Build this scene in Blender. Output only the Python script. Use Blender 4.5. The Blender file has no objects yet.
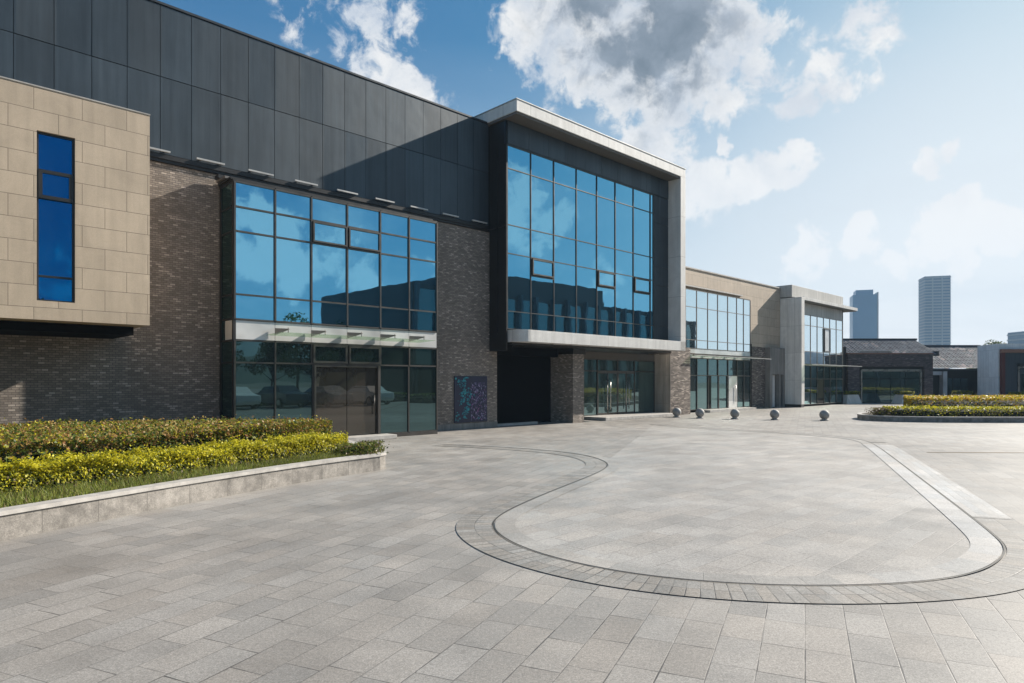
import bpy, bmesh, math, random
import numpy as np
from mathutils import Vector, Matrix, noise as mnoise
random.seed(7); rng = np.random.default_rng(11)
R = math.radians
SC = bpy.context.scene
COL = SC.collection
H = 1.8                     # eye height
P0 = Vector((-2.7, 23.58, 0))
AX = math.atan2(0.6947, 0.7193)       # long axis of the halls

# ------------------------------------------------------------------ node helpers
class NT:
    def __init__(s, tree): s.t = tree; s.n = tree.nodes; s.l = tree.links
    def new(s, typ, **kw):
        nd = s.n.new(typ)
        for k, v in kw.items():
            if hasattr(nd, k): setattr(nd, k, v)
        return nd
    def put(s, sock, v):
        if v is None: return
        if isinstance(v, bpy.types.NodeSocket): s.l.new(v, sock)
        else:
            if hasattr(sock.default_value, '__len__') and not hasattr(v, '__len__'): v = [v]*len(sock.default_value)
            if hasattr(v, '__len__') and len(sock.default_value) == 4 and len(v) == 3: v = (*v, 1)
            sock.default_value = v
    def math(s, op, a, b=None, c=None, clamp=False):
        nd = s.new('ShaderNodeMath', operation=op); nd.use_clamp = clamp
        s.put(nd.inputs[0], a)
        if b is not None: s.put(nd.inputs[1], b)
        if c is not None: s.put(nd.inputs[2], c)
        return nd.outputs[0]
    def vmath(s, op, a, b=None, out=0):
        nd = s.new('ShaderNodeVectorMath', operation=op); s.put(nd.inputs[0], a)
        if b is not None: s.put(nd.inputs[1], b)
        return nd.outputs[out]
    def mix(s, f, a, b, blend='MIX'):
        nd = s.new('ShaderNodeMix', data_type='RGBA', blend_type=blend); nd.clamp_factor = True
        s.put(nd.inputs[0], f); s.put(nd.inputs[6], a); s.put(nd.inputs[7], b); return nd.outputs[2]
    def fmix(s, f, a, b):
        nd = s.new('ShaderNodeMix', data_type='FLOAT'); s.put(nd.inputs[0], f); s.put(nd.inputs[2], a); s.put(nd.inputs[3], b); return nd.outputs[0]
    def sep(s, v):
        nd = s.new('ShaderNodeSeparateXYZ'); s.put(nd.inputs[0], v); return nd.outputs
    def comb(s, x, y, z=0):
        nd = s.new('ShaderNodeCombineXYZ'); s.put(nd.inputs[0], x); s.put(nd.inputs[1], y); s.put(nd.inputs[2], z); return nd.outputs[0]
    def noise(s, v, scale, detail=3, rough=.55, dist=0, out='Fac'):
        nd = s.new('ShaderNodeTexNoise'); s.put(nd.inputs['Vector'], v)
        nd.inputs['Scale'].default_value = scale; nd.inputs['Detail'].default_value = detail
        nd.inputs['Roughness'].default_value = rough; nd.inputs['Distortion'].default_value = dist
        return nd.outputs[out]
    def white(s, v, out='Value'):
        nd = s.new('ShaderNodeTexWhiteNoise', noise_dimensions='3D'); s.put(nd.inputs['Vector'], v); return nd.outputs[out]
    def ramp(s, f, a, b, lo=0., hi=1., smooth=False):
        nd = s.new('ShaderNodeMapRange'); nd.interpolation_type = 'SMOOTHSTEP' if smooth else 'LINEAR'; nd.clamp = True
        s.put(nd.inputs[0], f); nd.inputs[1].default_value = a; nd.inputs[2].default_value = b
        s.put(nd.inputs[3], lo); s.put(nd.inputs[4], hi); return nd.outputs[0]
    def coord(s, which='Object'):
        return s.new('ShaderNodeTexCoord').outputs[which]
    def bump(s, h, dist=.01, strength=1., normal=None):
        nd = s.new('ShaderNodeBump'); s.put(nd.inputs['Height'], h); nd.inputs['Distance'].default_value = dist
        nd.inputs['Strength'].default_value = strength
        if normal is not None: s.put(nd.inputs['Normal'], normal)
        return nd.outputs[0]

def newmat(name):
    m = bpy.data.materials.new(name); m.use_nodes = True
    t = NT(m.node_tree); b = m.node_tree.nodes['Principled BSDF']
    return m, t, b
def P(t, b, **kw):
    for k, v in kw.items(): t.put(b.inputs[k.replace('_', ' ')], v)

def wall_uv(t):
    x, y, z = t.sep(t.coord('Object'))
    return t.math('ADD', x, y), z

def plain(name, col, rough=.6, metal=0., var=.12, nscale=3., bump=0., spec=.5, fine=60.):
    m, t, b = newmat(name); c = t.coord('Object')
    n = t.noise(c, nscale, 4); n2 = t.noise(c, fine, 2)
    f = t.math('ADD', t.ramp(n, .3, .7, 1-var, 1+var), t.ramp(n2, .3, .7, -var*.35, var*.35))
    cc = t.vmath('MULTIPLY', col, t.comb(f, f, f))
    P(t, b, Base_Color=cc, Roughness=t.ramp(n, .3, .7, max(rough-.06, 0), rough+.06), Metallic=metal, Specular_IOR_Level=spec)
    if bump: P(t, b, Normal=t.bump(n2, bump))
    return m

# pavers: rows of width W across b, length L along a, random stagger per row
def paver_nodes(t, a, b_, L, W, j, seed=0., regular=None):
    rb = t.math('DIVIDE', b_, W); row = t.math('FLOOR', rb)
    if regular is None: off = t.white(t.comb(row, seed, 3.1))
    else: off = t.math('MULTIPLY', t.math('MODULO', t.math('ABSOLUTE', row), 2.), regular)
    ra = t.math('ADD', t.math('DIVIDE', a, L), off); colm = t.math('FLOOR', ra)
    fa = t.math('FRACT', ra); fb = t.math('FRACT', rb)
    da = t.math('MULTIPLY', t.math('MINIMUM', fa, t.math('SUBTRACT', 1., fa)), L)
    db = t.math('MULTIPLY', t.math('MINIMUM', fb, t.math('SUBTRACT', 1., fb)), W)
    rid = t.white(t.comb(row, colm, seed), 'Color')
    return rid, da, db, row, colm

def paver_mat(name, base, L, W, ang=0., uv=False, j=.0045, var=.22, seed=0., regular=None, crossdark=1., tint=.06, jcol=(.10, .095, .085)):
    m, t, b = newmat(name)
    if uv: x, y, z = t.sep(t.coord('UV'))
    else: x, y, z = t.sep(t.coord('Object'))
    o = t.coord('Object')
    ca, sa = math.cos(ang), math.sin(ang)
    a = t.math('ADD', t.math('MULTIPLY', x, ca), t.math('MULTIPLY', y, sa))
    c = t.math('SUBTRACT', t.math('MULTIPLY', y, ca), t.math('MULTIPLY', x, sa))
    if not uv:   # settle wobble
        w = t.noise(o, 2.2, 2); a = t.math('ADD', a, t.math('MULTIPLY', t.math('SUBTRACT', w, .5), .012))
    rid, da, db, row, colm = paver_nodes(t, a, c, L, W, j, seed, regular)
    r, g, bl = t.sep(rid)
    big = t.noise(o, .22, 4, .6); mid = t.noise(o, 1.3, 4, .65); fine = t.noise(o, 85., 3, .7); spk = t.noise(o, 260., 2, .6)
    f = t.math('MULTIPLY', t.ramp(r, 0, 1, 1-var, 1+var*.8), t.ramp(big, .3, .7, .74, 1.16))
    f = t.math('MULTIPLY', f, t.ramp(mid, .3, .7, .84, 1.10))
    f = t.math('MULTIPLY', f, t.ramp(fine, .32, .68, .68, 1.28))
    f = t.math('MULTIPLY', f, t.ramp(spk, .35, .7, .78, 1.3)); f = t.math('MULTIPLY', f, t.ramp(t.noise(o, 34., 4, .75), .32, .68, .78, 1.2))
    warm = t.math('MULTIPLY', t.math('SUBTRACT', g, .5), tint)
    warm2 = t.math('ADD', warm, t.math('MULTIPLY', t.math('SUBTRACT', t.noise(o, .16, 2), .5), .07))
    colr = t.comb(t.math('MULTIPLY', t.math('ADD', 1., warm2), f), f, t.math('MULTIPLY', t.math('SUBTRACT', 1., warm2), f))
    colr = t.vmath('MULTIPLY', colr, base)
    # small dark spots (gum, stains)
    st = t.ramp(t.noise(o, 7., 2, .5), .70, .78, 0., .35)
    colr = t.mix(st, colr, (.12, .11, .10))
    jw = t.math('MULTIPLY', t.ramp(t.noise(o, 3.1, 3), .35, .65, .35, 1.25), j)
    ja = t.math('SUBTRACT', 1., t.math('DIVIDE', da, t.math('MULTIPLY', jw, crossdark)), clamp=True)
    jb = t.math('MULTIPLY', t.math('SUBTRACT', 1., t.math('DIVIDE', db, jw), clamp=True), .8)
    jm = t.math('MULTIPLY', t.math('MAXIMUM', ja, jb), 3., clamp=True)
    # each joint open or tight by its own
    op = t.ramp(t.white(t.comb(colm, row, 9.+seed)), .2, .8, .35, 1.)
    jm = t.math('MULTIPLY', jm, op)
    colr = t.mix(jm, colr, jcol)
    h = t.math('ADD', t.math('MULTIPLY', jm, -1.), t.math('MULTIPLY', fine, .12))
    h = t.math('ADD', h, t.math('MULTIPLY', bl, .35))
    P(t, b, Base_Color=colr, Roughness=t.math('ADD', t.ramp(mid, .3, .7, .50, .64), t.math('MULTIPLY', bl, .06)), Normal=t.bump(h, .0025, .6), Specular_IOR_Level=.4)
    return m

def brick_mat(name, c1, c2, mortar, w=.24, h=.06, bumpd=.012, dirt=.2):
    m, t, b = newmat(name); u, z = wall_uv(t)
    rid, da, db, row, colm = paver_nodes(t, u, z, w, h, .005, 2., .5)
    r, g, bl = t.sep(rid); o = t.coord('Object')
    col = t.mix(t.math('POWER', r, 1.3), c2, c1)
    col = t.mix(t.ramp(g, .88, .94), col, tuple(min(1, x*1.45) for x in c1))
    big = t.noise(o, .5, 4, .6); f = t.ramp(big, .3, .7, 1-dirt, 1+dirt); fn = t.noise(o, 40., 3)
    f = t.math('MULTIPLY', f, t.ramp(fn, .3, .7, .85, 1.15))
    col = t.vmath('MULTIPLY', col, t.comb(f, f, f))
    jm = t.math('MAXIMUM', t.math('LESS_THAN', da, .006), t.math('LESS_THAN', db, .006))
    col = t.mix(jm, col, mortar)
    hh = t.math('ADD', t.math('MULTIPLY', t.math('SUBTRACT', 1., jm), t.math('ADD', .4, t.math('MULTIPLY', bl, .6))), t.math('MULTIPLY', fn, .35))
    P(t, b, Base_Color=col, Roughness=.82, Normal=t.bump(hh, bumpd), Specular_IOR_Level=.3)
    return m

def slab_mat(name, base, w, h, x0=0., z0=0., var=.1, streak=.15, joint=.006, jc=.35, regular=.5, rough=.62, blotch=0.):
    m, t, b = newmat(name); u, z = wall_uv(t); o = t.coord('Object')
    u = t.math('ADD', u, 1000*w - x0); z = t.math('ADD', z, 1000*h - z0)
    rid, da, db, row, colm = paver_nodes(t, u, z, w, h, .005, 5., regular)
    r, g, bl = t.sep(rid)
    big = t.noise(o, 1.2, 5, .65, 1.2); fn = t.noise(o, 45., 3)
    sx, sy, sz = t.sep(o); sv = t.noise(t.comb(t.math('MULTIPLY', t.math('ADD', sx, sy), 5.), 0, t.math('MULTIPLY', sz, .35)), 1., 4, .6)
    f = t.math('MULTIPLY', t.ramp(r, 0, 1, 1-var, 1+var), t.ramp(big, .3, .7, .9, 1.08))
    f = t.math('MULTIPLY', f, t.ramp(sv, .35, .75, 1.04, 1-streak)); f = t.math('MULTIPLY', f, t.ramp(fn, .3, .7, .95, 1.05))
    if blotch: f = t.math('MULTIPLY', t.math('MULTIPLY', f, t.ramp(t.noise(o, 3.4, 5, .72, .0), .4, .62, 1-blotch, 1.12)), t.ramp(t.noise(o, 70., 3, .75), .32, .68, .7, 1.3))
    col = t.vmath('MULTIPLY', base, t.comb(f, f, f))
    jm = t.math('MAXIMUM', t.math('LESS_THAN', da, joint), t.math('LESS_THAN', db, joint))
    col = t.mix(jm, col, tuple(x*jc for x in base))
    P(t, b, Base_Color=col, Roughness=rough, Normal=t.bump(t.math('ADD', t.math('MULTIPLY', jm, -1.), t.math('MULTIPLY', fn, .1)), .006, .7), Specular_IOR_Level=.35)
    return m

def glass_mat(name, tint, fac, body, bodyvar=None, wob=.0):
    m, t, b = newmat(name); o = t.coord('Object')
    n = t.noise(o, .8, 3)
    gl = t.new('ShaderNodeBsdfGlossy'); t.put(gl.inputs['Color'], tint); gl.inputs['Roughness'].default_value = .012
    fr = t.new('ShaderNodeFresnel'); fr.inputs['IOR'].default_value = 1.5
    wv = t.noise(o, .9, 2); nb = t.bump(wv, .0016+wob, 1.); t.put(gl.inputs['Normal'], nb)
    f = t.math('ADD', fac, t.math('MULTIPLY', fr.outputs[0], 1-fac), clamp=True)
    k = t.ramp(n, .3, .7, .75, 1.25)
    P(t, b, Base_Color=t.vmath('MULTIPLY', body, t.comb(k, k, k)), Roughness=.25, Specular_IOR_Level=.2)
    mx = t.new('ShaderNodeMixShader'); t.put(mx.inputs[0], f); t.l.new(b.outputs[0], mx.inputs[1]); t.l.new(gl.outputs[0], mx.inputs[2])
    out = t.n['Material Output']; t.l.new(mx.outputs[0], out.inputs[0])
    return m

def leaf_mat(name, c1, c2, trans=.35, rough=.5):
    m, t, b = newmat(name)
    gi = t.new('ShaderNodeNewGeometry').outputs['Random Per Island']
    col = t.mix(gi, c1, c2)
    n = t.noise(t.coord('Object'), 1.1, 3); f = t.ramp(n, .3, .7, .8, 1.2)
    col = t.vmath('MULTIPLY', col, t.comb(f, f, f))
    P(t, b, Base_Color=col, Roughness=rough, Specular_IOR_Level=.3)
    tr = t.new('ShaderNodeBsdfTranslucent'); t.put(tr.inputs['Color'], col)
    mx = t.new('ShaderNodeMixShader'); mx.inputs[0].default_value = trans
    t.l.new(b.outputs[0], mx.inputs[1]); t.l.new(tr.outputs[0], mx.inputs[2]); t.l.new(mx.outputs[0], t.n['Material Output'].inputs[0])
    return m

M = {}
PAVE_A = R(90-24.1)
M['pave'] = paver_mat('granite_pavers', (.294, .272, .246), .49, .275, PAVE_A, j=.006, var=.12, tint=.03, jcol=(.07,.065,.06))
M['pave_in'] = paver_mat('granite_pavers_fine', (.345, .323, .297), .60, .30, AX, j=.0045, var=.10, seed=4., tint=.03, jcol=(.09,.085,.08))
M['sett'] = paver_mat('radial_setts', (.265, .245, .22), .11, .245, 0, uv=True, j=.008, jcol=(.07,.065,.06), var=.16, seed=7., regular=.0)
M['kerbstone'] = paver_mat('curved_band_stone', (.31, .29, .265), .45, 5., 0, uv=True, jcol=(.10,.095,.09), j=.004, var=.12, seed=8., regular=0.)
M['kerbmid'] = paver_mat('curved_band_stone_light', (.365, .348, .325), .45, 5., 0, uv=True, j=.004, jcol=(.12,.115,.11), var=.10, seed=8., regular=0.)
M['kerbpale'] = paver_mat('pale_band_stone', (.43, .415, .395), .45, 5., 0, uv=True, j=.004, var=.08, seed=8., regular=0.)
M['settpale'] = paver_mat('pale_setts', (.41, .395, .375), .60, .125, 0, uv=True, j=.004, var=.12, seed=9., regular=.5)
M['groove'] = plain('drain_slot_dark', (.035, .033, .03), .7)
M['rust'] = plain('rusty_drain', (.13, .085, .035), .8, var=.3)
M['brick'] = brick_mat('grey_brown_brick', (.31, .262, .22), (.195, .163, .136), (.13, .113, .10), w=.14, h=.055, bumpd=.008)
M['brick2'] = brick_mat('mixed_brown_brick', (.27, .225, .19), (.11, .088, .075), (.07, .06, .05), bumpd=.01)
M['brickdark'] = brick_mat('dark_purple_brick', (.17, .135, .13), (.09, .072, .07), (.035, .03, .03), bumpd=.006)
M['clad'] = plain('anthracite_panel', (.040, .054, .066), .42, .25, .2, .9, fine=20.)
def clad_mat():
    m, t, b = newmat('anthracite_panel'); o = t.coord('Object'); u, z = wall_uv(t)
    cell = t.white(t.comb(t.math('FLOOR', t.math('DIVIDE', t.math('ADD', u, 100*.7717-1.67), .7717)), t.math('FLOOR', t.math('DIVIDE', z, 9.8)), 1.), 'Color'); r_, g_, b_ = t.sep(cell)
    st = t.noise(t.comb(t.math('MULTIPLY', u, 6.), 0, t.math('MULTIPLY', z, .3)), 1., 5, .65); bg_ = t.noise(o, .5, 4, .6)
    f = t.math('MULTIPLY', t.ramp(r_, 0, 1, .84, 1.16), t.math('MULTIPLY', t.ramp(st, .3, .75, .85, 1.35), t.ramp(bg_, .3, .7, .85, 1.15)))
    n = t.bump(t.noise(o, 1.1, 2), .012, 1.)
    P(t, b, Base_Color=t.vmath('MULTIPLY', (.042, .055, .066), t.comb(f, f, f)), Roughness=t.math('ADD', t.ramp(g_, 0, 1, .32, .48), t.math('MULTIPLY', st, .1)), Metallic=.3, Normal=n)
    return m
M['clad'] = clad_mat()
M['cladtop'] = plain('anthracite_trim', (.05, .054, .06), .4, .3)
M['darkframe'] = plain('dark_bronze_frame', (.030, .029, .029), .45, .4)
M['mullion'] = plain('bronze_mullion', (.075, .068, .062), .4, .5)
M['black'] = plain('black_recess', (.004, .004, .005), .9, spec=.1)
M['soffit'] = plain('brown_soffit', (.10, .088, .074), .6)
M['beige'] = slab_mat('beige_stone', (.50, .398, .292), .835, .4455, -11.41, 3.30-.4455, var=.09, jc=.42)
M['beige2'] = slab_mat('tan_stone', (.46, .37, .28), 1.65, .60, .3, .1, var=.07, regular=.5, streak=.12)
M['white'] = slab_mat('white_panel', (.60, .585, .555), 1.18, 5., 2.6, -1., var=.04, jc=.45, regular=0., streak=.16)
M['whitev'] = slab_mat('white_panel_stacked', (.60, .585, .555), 30., 1.95, -10, .05, var=.04, jc=.4, regular=0., streak=.15)
M['grey'] = slab_mat('grey_panel', (.46, .445, .415), 1.9, 8., .0, -3., var=.06, jc=.45, regular=0., streak=.25)
M['greyv'] = slab_mat('grey_panel_stacked', (.66, .64, .60), .5, 1.86, 30.66, .0, var=.07, jc=.45, regular=0., streak=.2)
M['concrete'] = slab_mat('weathered_concrete', (.27, .25, .225), 1.3, 8., .2, -3., var=.08, jc=.6, regular=0., streak=.5)
M['taupe'] = slab_mat('taupe_stone', (.33, .295, .255), .95, 1.5, .1, .6, var=.06, jc=.5, regular=0., streak=.35)
M['planter_wall'] = slab_mat('granite_kerb_face', (.30, .275, .245), .9, 5., 0, -1, var=.10, jc=.45, regular=0., streak=.25, blotch=.38)
M['coping'] = plain('granite_coping', (.40, .375, .345), .6, var=.2, nscale=6., fine=150.)
M['ball'] = plain('pale_granite', (.30, .285, .265), .65, var=.15, nscale=8., bump=.003, fine=120.)
M['lightbar'] = plain('aluminium_tube', (.42, .41, .39), .4, .2)
M['steel'] = plain('brushed_steel', (.45, .44, .42), .3, .9)
M['bracket'] = plain('bracket_steel', (.20, .18, .165), .45, .5)
M['soil'] = plain('dark_soil', (.045, .034, .022), .95, var=.4, nscale=9, bump=.02)
M['twig'] = plain('hedge_core', (.009, .011, .005), .95, var=.4, nscale=12)
M['glass'] = glass_mat('reflective_blue_glass', (.24, .60, .82), .76, (.006, .020, .028))
M['glass_deep'] = glass_mat('reflective_deep_blue_glass', (.0, .17, .46), .60, (.004, .012, .022))
M['glass_pale'] = glass_mat('reflective_pale_glass', (.86, .96, 1.0), .85, (.03, .05, .055))
M['glass_low'] = glass_mat('dark_green_glass', (.40, .68, .72), .15, (.008, .017, .016))
M['glass_side'] = glass_mat('dark_side_glass', (.25, .5, .5), .06, (.004, .014, .013))
M['glass_door'] = glass_mat('brown_door_glass', (.6, .55, .48), .10, (.034, .029, .023))
M['glass_clear'] = glass_mat('entrance_glass', (.5, .72, .75), .20, (.030, .055, .052))
M['spandrel'] = glass_mat('white_spandrel', (.9, .92, .92), .06, (.56, .55, .53))
def canopy_glass():
    m, t, b = newmat('canopy_glass')
    P(t, b, Base_Color=(.75, .86, .76), Roughness=.05, Specular_IOR_Level=.6)
    tr = t.new('ShaderNodeBsdfTransparent'); t.put(tr.inputs[0], (.80, .88, .78))
    mx = t.new('ShaderNodeMixShader'); mx.inputs[0].default_value = .16
    t.l.new(tr.outputs[0], mx.inputs[1]); t.l.new(b.outputs[0], mx.inputs[2]); t.l.new(mx.outputs[0], t.n['Material Output'].inputs[0])
    return m
M['canopy'] = canopy_glass()
M['gold'] = leaf_mat('golden_leaf', (.46, .42, .02), (.60, .53, .03), .4)
M['olive'] = leaf_mat('olive_leaf', (.14, .16, .025), (.24, .24, .035), .35)
M['green'] = leaf_mat('deep_green_leaf', (.045, .075, .015), (.12, .16, .03), .3)
M['redtip'] = leaf_mat('copper_leaf', (.28, .13, .05), (.38, .27, .08), .35)
M['orange'] = leaf_mat('orange_leaf', (.42, .22, .03), (.50, .34, .04), .4)
M['grass'] = leaf_mat('grass_blade', (.10, .14, .02), (.28, .30, .06), .3)
M['drybrown'] = leaf_mat('dry_leaf', (.16, .11, .06), (.24, .17, .09), .25)
M['tree'] = leaf_mat('tree_leaf', (.035, .06, .015), (.09, .12, .03), .3)
M['bark'] = plain('bark', (.09, .07, .05), .9, var=.3, nscale=10)
M['redmetal'] = plain('oxblood_metal', (.10, .018, .016), .5)
M['rustband'] = plain('rust_brown_band', (.24, .12, .08), .6, var=.2)
M['tilea'] = None
M['white_paint'] = plain('white_car_paint', (.75, .75, .74), .2, var=.02)
M['dark_paint'] = plain('dark_car_paint', (.05, .06, .08), .2, var=.02)
M['silver_paint'] = plain('silver_car_paint', (.4, .41, .42), .25, .4, var=.02)
M['tyre'] = plain('tyre_rubber', (.02, .02, .02), .9)
for k, c in dict(teal=(.01, .17, .22), cyan=(.02, .30, .33), violet=(.09, .07, .17), lilac=(.30, .27, .42), navy=(.012, .016, .045), pink=(.28, .10, .26)).items():
    M[k] = plain('mosaic_'+k, c, .5, var=.2)

def tile_mat():
    m, t, b = newmat('grey_clay_tile'); x, y, z = t.sep(t.coord('UV'))
    rid, da, db, row, colm = paver_nodes(t, x, y, .27, .30, .01, 3., .5)
    r, g, bl = t.sep(rid)
    col = t.mix(r, (.020, .028, .040), (.085, .10, .125))
    glint_zone = t.noise(t.comb(x, y, 0), .35, 3)
    hi = t.math('MULTIPLY', t.ramp(g, .5, .65), t.ramp(glint_zone, .5, .62))
    col = t.mix(t.math('MULTIPLY', hi, .8), col, (.50, .38, .33))  # sun glints painted as pale orange colour on scattered tiles
    P(t, b, Base_Color=col, Roughness=.55)
    return m
M['tile'] = tile_mat()
M['panelblue'] = slab_mat('pale_bluegrey_panel', (.78, .79, .78), .55, 2.1, 0, 0, var=.08, jc=.5, regular=0., streak=.1)

# ------------------------------------------------------------------ object helpers
def link(o, parent=None):
    COL.objects.link(o)
    if parent is not None: o.parent = parent
    return o
def tag(o, label=None, cat=None, group=None, kind=None):
    if label: o['label'] = label
    if cat: o['category'] = cat
    if group: o['group'] = group
    if kind: o['kind'] = kind
    return o
def empty(name, loc=(0, 0, 0), rz=0., label=None, cat=None, group=None):
    o = bpy.data.objects.new(name, None); o.empty_display_size = .3
    o.location = loc; o.rotation_euler = (0, 0, rz); COL.objects.link(o); tag(o, label, cat, group); return o

class MB:
    """collects boxes, prisms, tubes into one mesh; x = along, n = outward (y=-n), z = up"""
    def __init__(s, *mats): s.bm = bmesh.new(); s.mats = list(mats) or ['grey']
    def _mi(s, m):
        if m is None: return 0
        if m not in s.mats: s.mats.append(m)
        return s.mats.index(m)
    def hexa(s, pts, m=None):
        v = [s.bm.verts.new(p) for p in pts]; mi = s._mi(m)
        for f in ((0, 3, 2, 1), (4, 5, 6, 7), (0, 1, 5, 4), (1, 2, 6, 5), (2, 3, 7, 6), (3, 0, 4, 7)):
            fc = s.bm.faces.new([v[i] for i in f]); fc.material_index = mi
        return s
    def box(s, x0, x1, y0, y1, z0, z1, m=None, rot=None):
        pts = [(x0, y0, z0), (x1, y0, z0), (x1, y1, z0), (x0, y1, z0), (x0, y0, z1), (x1, y0, z1), (x1, y1, z1), (x0, y1, z1)]
        if rot:
            c = Vector(((x0+x1)/2, (y0+y1)/2, (z0+z1)/2)); pts = [c + rot @ (Vector(p)-c) for p in pts]
        s.hexa(pts, m); return s
    def lb(s, x0, x1, n0, n1, z0, z1, m=None, rot=None): return s.box(x0, x1, -n1, -n0, z0, z1, m, rot)
    def prism(s, poly, z0, z1, m=None, ztop=None):
        mi = s._mi(m); n = len(poly)
        lo = [s.bm.verts.new((p[0], p[1], z0)) for p in poly]; hi = [s.bm.verts.new((p[0], p[1], z1)) for p in poly]
        s.bm.faces.new(lo[::-1]).material_index = mi; s.bm.faces.new(hi).material_index = mi
        for i in range(n):
            s.bm.faces.new((lo[i], lo[(i+1) % n], hi[(i+1) % n], hi[i])).material_index = mi
        return s
    def tube(s, a, b, r, m=None, seg=10, r2=None):
        mi = s._mi(m); a = Vector(a); b = Vector(b); d = (b-a).normalized(); u = d.orthogonal().normalized(); w = d.cross(u)
        r2 = r if r2 is None else r2; A = []; B = []
        for i in range(seg):
            t = 2*math.pi*i/seg; q = u*math.cos(t)+w*math.sin(t); A.append(s.bm.verts.new(a+q*r)); B.append(s.bm.verts.new(b+q*r2))
        for i in range(seg):
            f = s.bm.faces.new((A[i], A[(i+1) % seg], B[(i+1) % seg], B[i])); f.material_index = mi; f.smooth = True
        s.bm.faces.new(A[::-1]).material_index = mi; s.bm.faces.new(B).material_index = mi
        return s
    def lathe(s, prof, c=(0, 0, 0), seg=24, m=None, smooth=True):
        mi = s._mi(m); rings = []
        for r, z in prof:
            rings.append([s.bm.verts.new((c[0]+r*math.cos(2*math.pi*i/seg), c[1]+r*math.sin(2*math.pi*i/seg), c[2]+z)) for i in range(seg)])
        for k in range(len(rings)-1):
            for i in range(seg):
                f = s.bm.faces.new((rings[k][i], rings[k][(i+1) % seg], rings[k+1][(i+1) % seg], rings[k+1][i])); f.material_index = mi; f.smooth = smooth
        s.bm.faces.new(rings[0][::-1]).material_index = mi; s.bm.faces.new(rings[-1]).material_index = mi
        return s
    def build(s, name, parent=None, bevel=0.):
        bmesh.ops.recalc_face_normals(s.bm, faces=s.bm.faces)
        me = bpy.data.meshes.new(name); s.bm.to_mesh(me); s.bm.free()
        for k in s.mats: me.materials.append(M[k])
        o = bpy.data.objects.new(name, me)
        if bevel:
            md = o.modifiers.new('bevel', 'BEVEL'); md.width = bevel; md.segments = 2; md.limit_method = 'ANGLE'
        return link(o, parent)

def pane_grid(xs, zs, n, mat, gap=.0, tilt=.0011, skip=()):
    """one mesh of glass panes, each hung very slightly differently"""
    mb = MB(mat)
    for i in range(len(xs)-1):
        for k in range(len(zs)-1):
            if (i, k) in skip: continue
            rot = Matrix.Rotation(random.gauss(0, tilt), 3, 'Z') @ Matrix.Rotation(random.gauss(0, tilt), 3, 'X')
            mb.lb(xs[i]+gap, xs[i+1]-gap, n-.02, n, zs[k]+gap, zs[k+1]-gap, rot=rot)
    return mb
def frame_grid(xs, zs, n, w=.05, d=.06, mat='mullion', zrange=None, wz=None):
    mb = MB(mat); z0, z1 = zs[0], zs[-1]
    for x in xs: mb.lb(x-w/2, x+w/2, n-.03, n+d, z0, z1)
    wz = wz or w
    for z in zs:
        for i in range(len(xs)-1): mb.lb(xs[i]+w/2, xs[i+1]-w/2, n-.03, n+d*.8, z-wz/2, z+wz/2)
    return mb
def sash(parent, x0, x1, z0, z1, n, mat='glass', w=.045):
    f = MB('mullion'); f.lb(x0, x1, n, n+.09, z1-w, z1).lb(x0, x1, n, n+.09, z0, z0+w).lb(x0, x0+w, n, n+.09, z0+w, z1-w).lb(x1-w, x1, n, n+.09, z0+w, z1-w)
    s = f.build('opening_sash', parent)
    MB(mat).lb(x0+w, x1-w, n+.02, n+.045, z0+w, z1-w).build('pane', s)
    return s

# ================================================================== GROUND
def sheet(name, poly, z, mat, kind='structure'):
    bm = bmesh.new(); vs = [bm.verts.new((x, y, z)) for x, y in poly]; bm.faces.new(vs)
    bmesh.ops.triangulate(bm, faces=bm.faces)
    bmesh.ops.recalc_face_normals(bm, faces=bm.faces)
    for f in bm.faces:
        if f.normal.z < 0: f.normal_flip()
    me = bpy.data.meshes.new(name); bm.to_mesh(me); bm.free(); me.materials.append(M[mat])
    o = bpy.data.objects.new(name, me); link(o); tag(o, kind=kind); return o

M['farland'] = plain('far_ground', (.13, .13, .10), .9, var=.3, nscale=.01)
sheet('ground', [(-690, -690), (690, -690), (690, 690), (-690, 690)], -.02, 'farland')
sheet('plaza_paving', [(-80, -80), (140, -80), (140, 120), (-80, 120)], 0., 'pave')

ring = [(-2.04, 18.57), (-1.08, 18.21), (0.31, 17.46), (1.21, 16.7), (1.71, 15.96), (2.0, 15.33), (2.1, 14.38), (2.06, 13.82), (1.79, 12.97), (1.28, 11.97), (0.74, 10.85), (0.25, 9.82), (-0.12, 8.96), (-0.26, 8.4), (-0.25, 7.96), (-0.13, 7.53), (0.05, 7.14), (0.3, 6.76), (0.66, 6.4), (1.06, 6.1), (1.5, 5.9), (2.05, 5.76), (2.61, 5.71), (3.1, 5.74), (3.59, 5.82), (4.03, 5.95), (4.4, 6.15), (4.78, 6.44), (5.13, 6.8), (5.36, 7.11), (5.53, 7.45), (5.92, 8.3), (6.75, 10.25), (8.7, 14.84), (10.5, 19.0), (10.75, 19.9), (10.55, 20.9), (9.8, 22.3), (8.35, 23.9), (6.9, 25.0), (6.2, 26.0), (5.98, 27.34)]
def catmull(pts, k=8, closed=False):
    out = []; n = len(pts)
    for i in range(n if closed else n-1):
        p = [np.array(pts[(i+j) % n] if closed else pts[min(max(i+j, 0), n-1)], float) for j in (-1, 0, 1, 2)]
        for q in range(k):
            t = q/k; out.append(tuple(.5*((2*p[1])+(-p[0]+p[2])*t+(2*p[0]-5*p[1]+4*p[2]-p[3])*t*t+(-p[0]+3*p[1]-3*p[2]+p[3])*t**3)))
    if not closed: out.append(tuple(pts[-1]))
    return out
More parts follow.
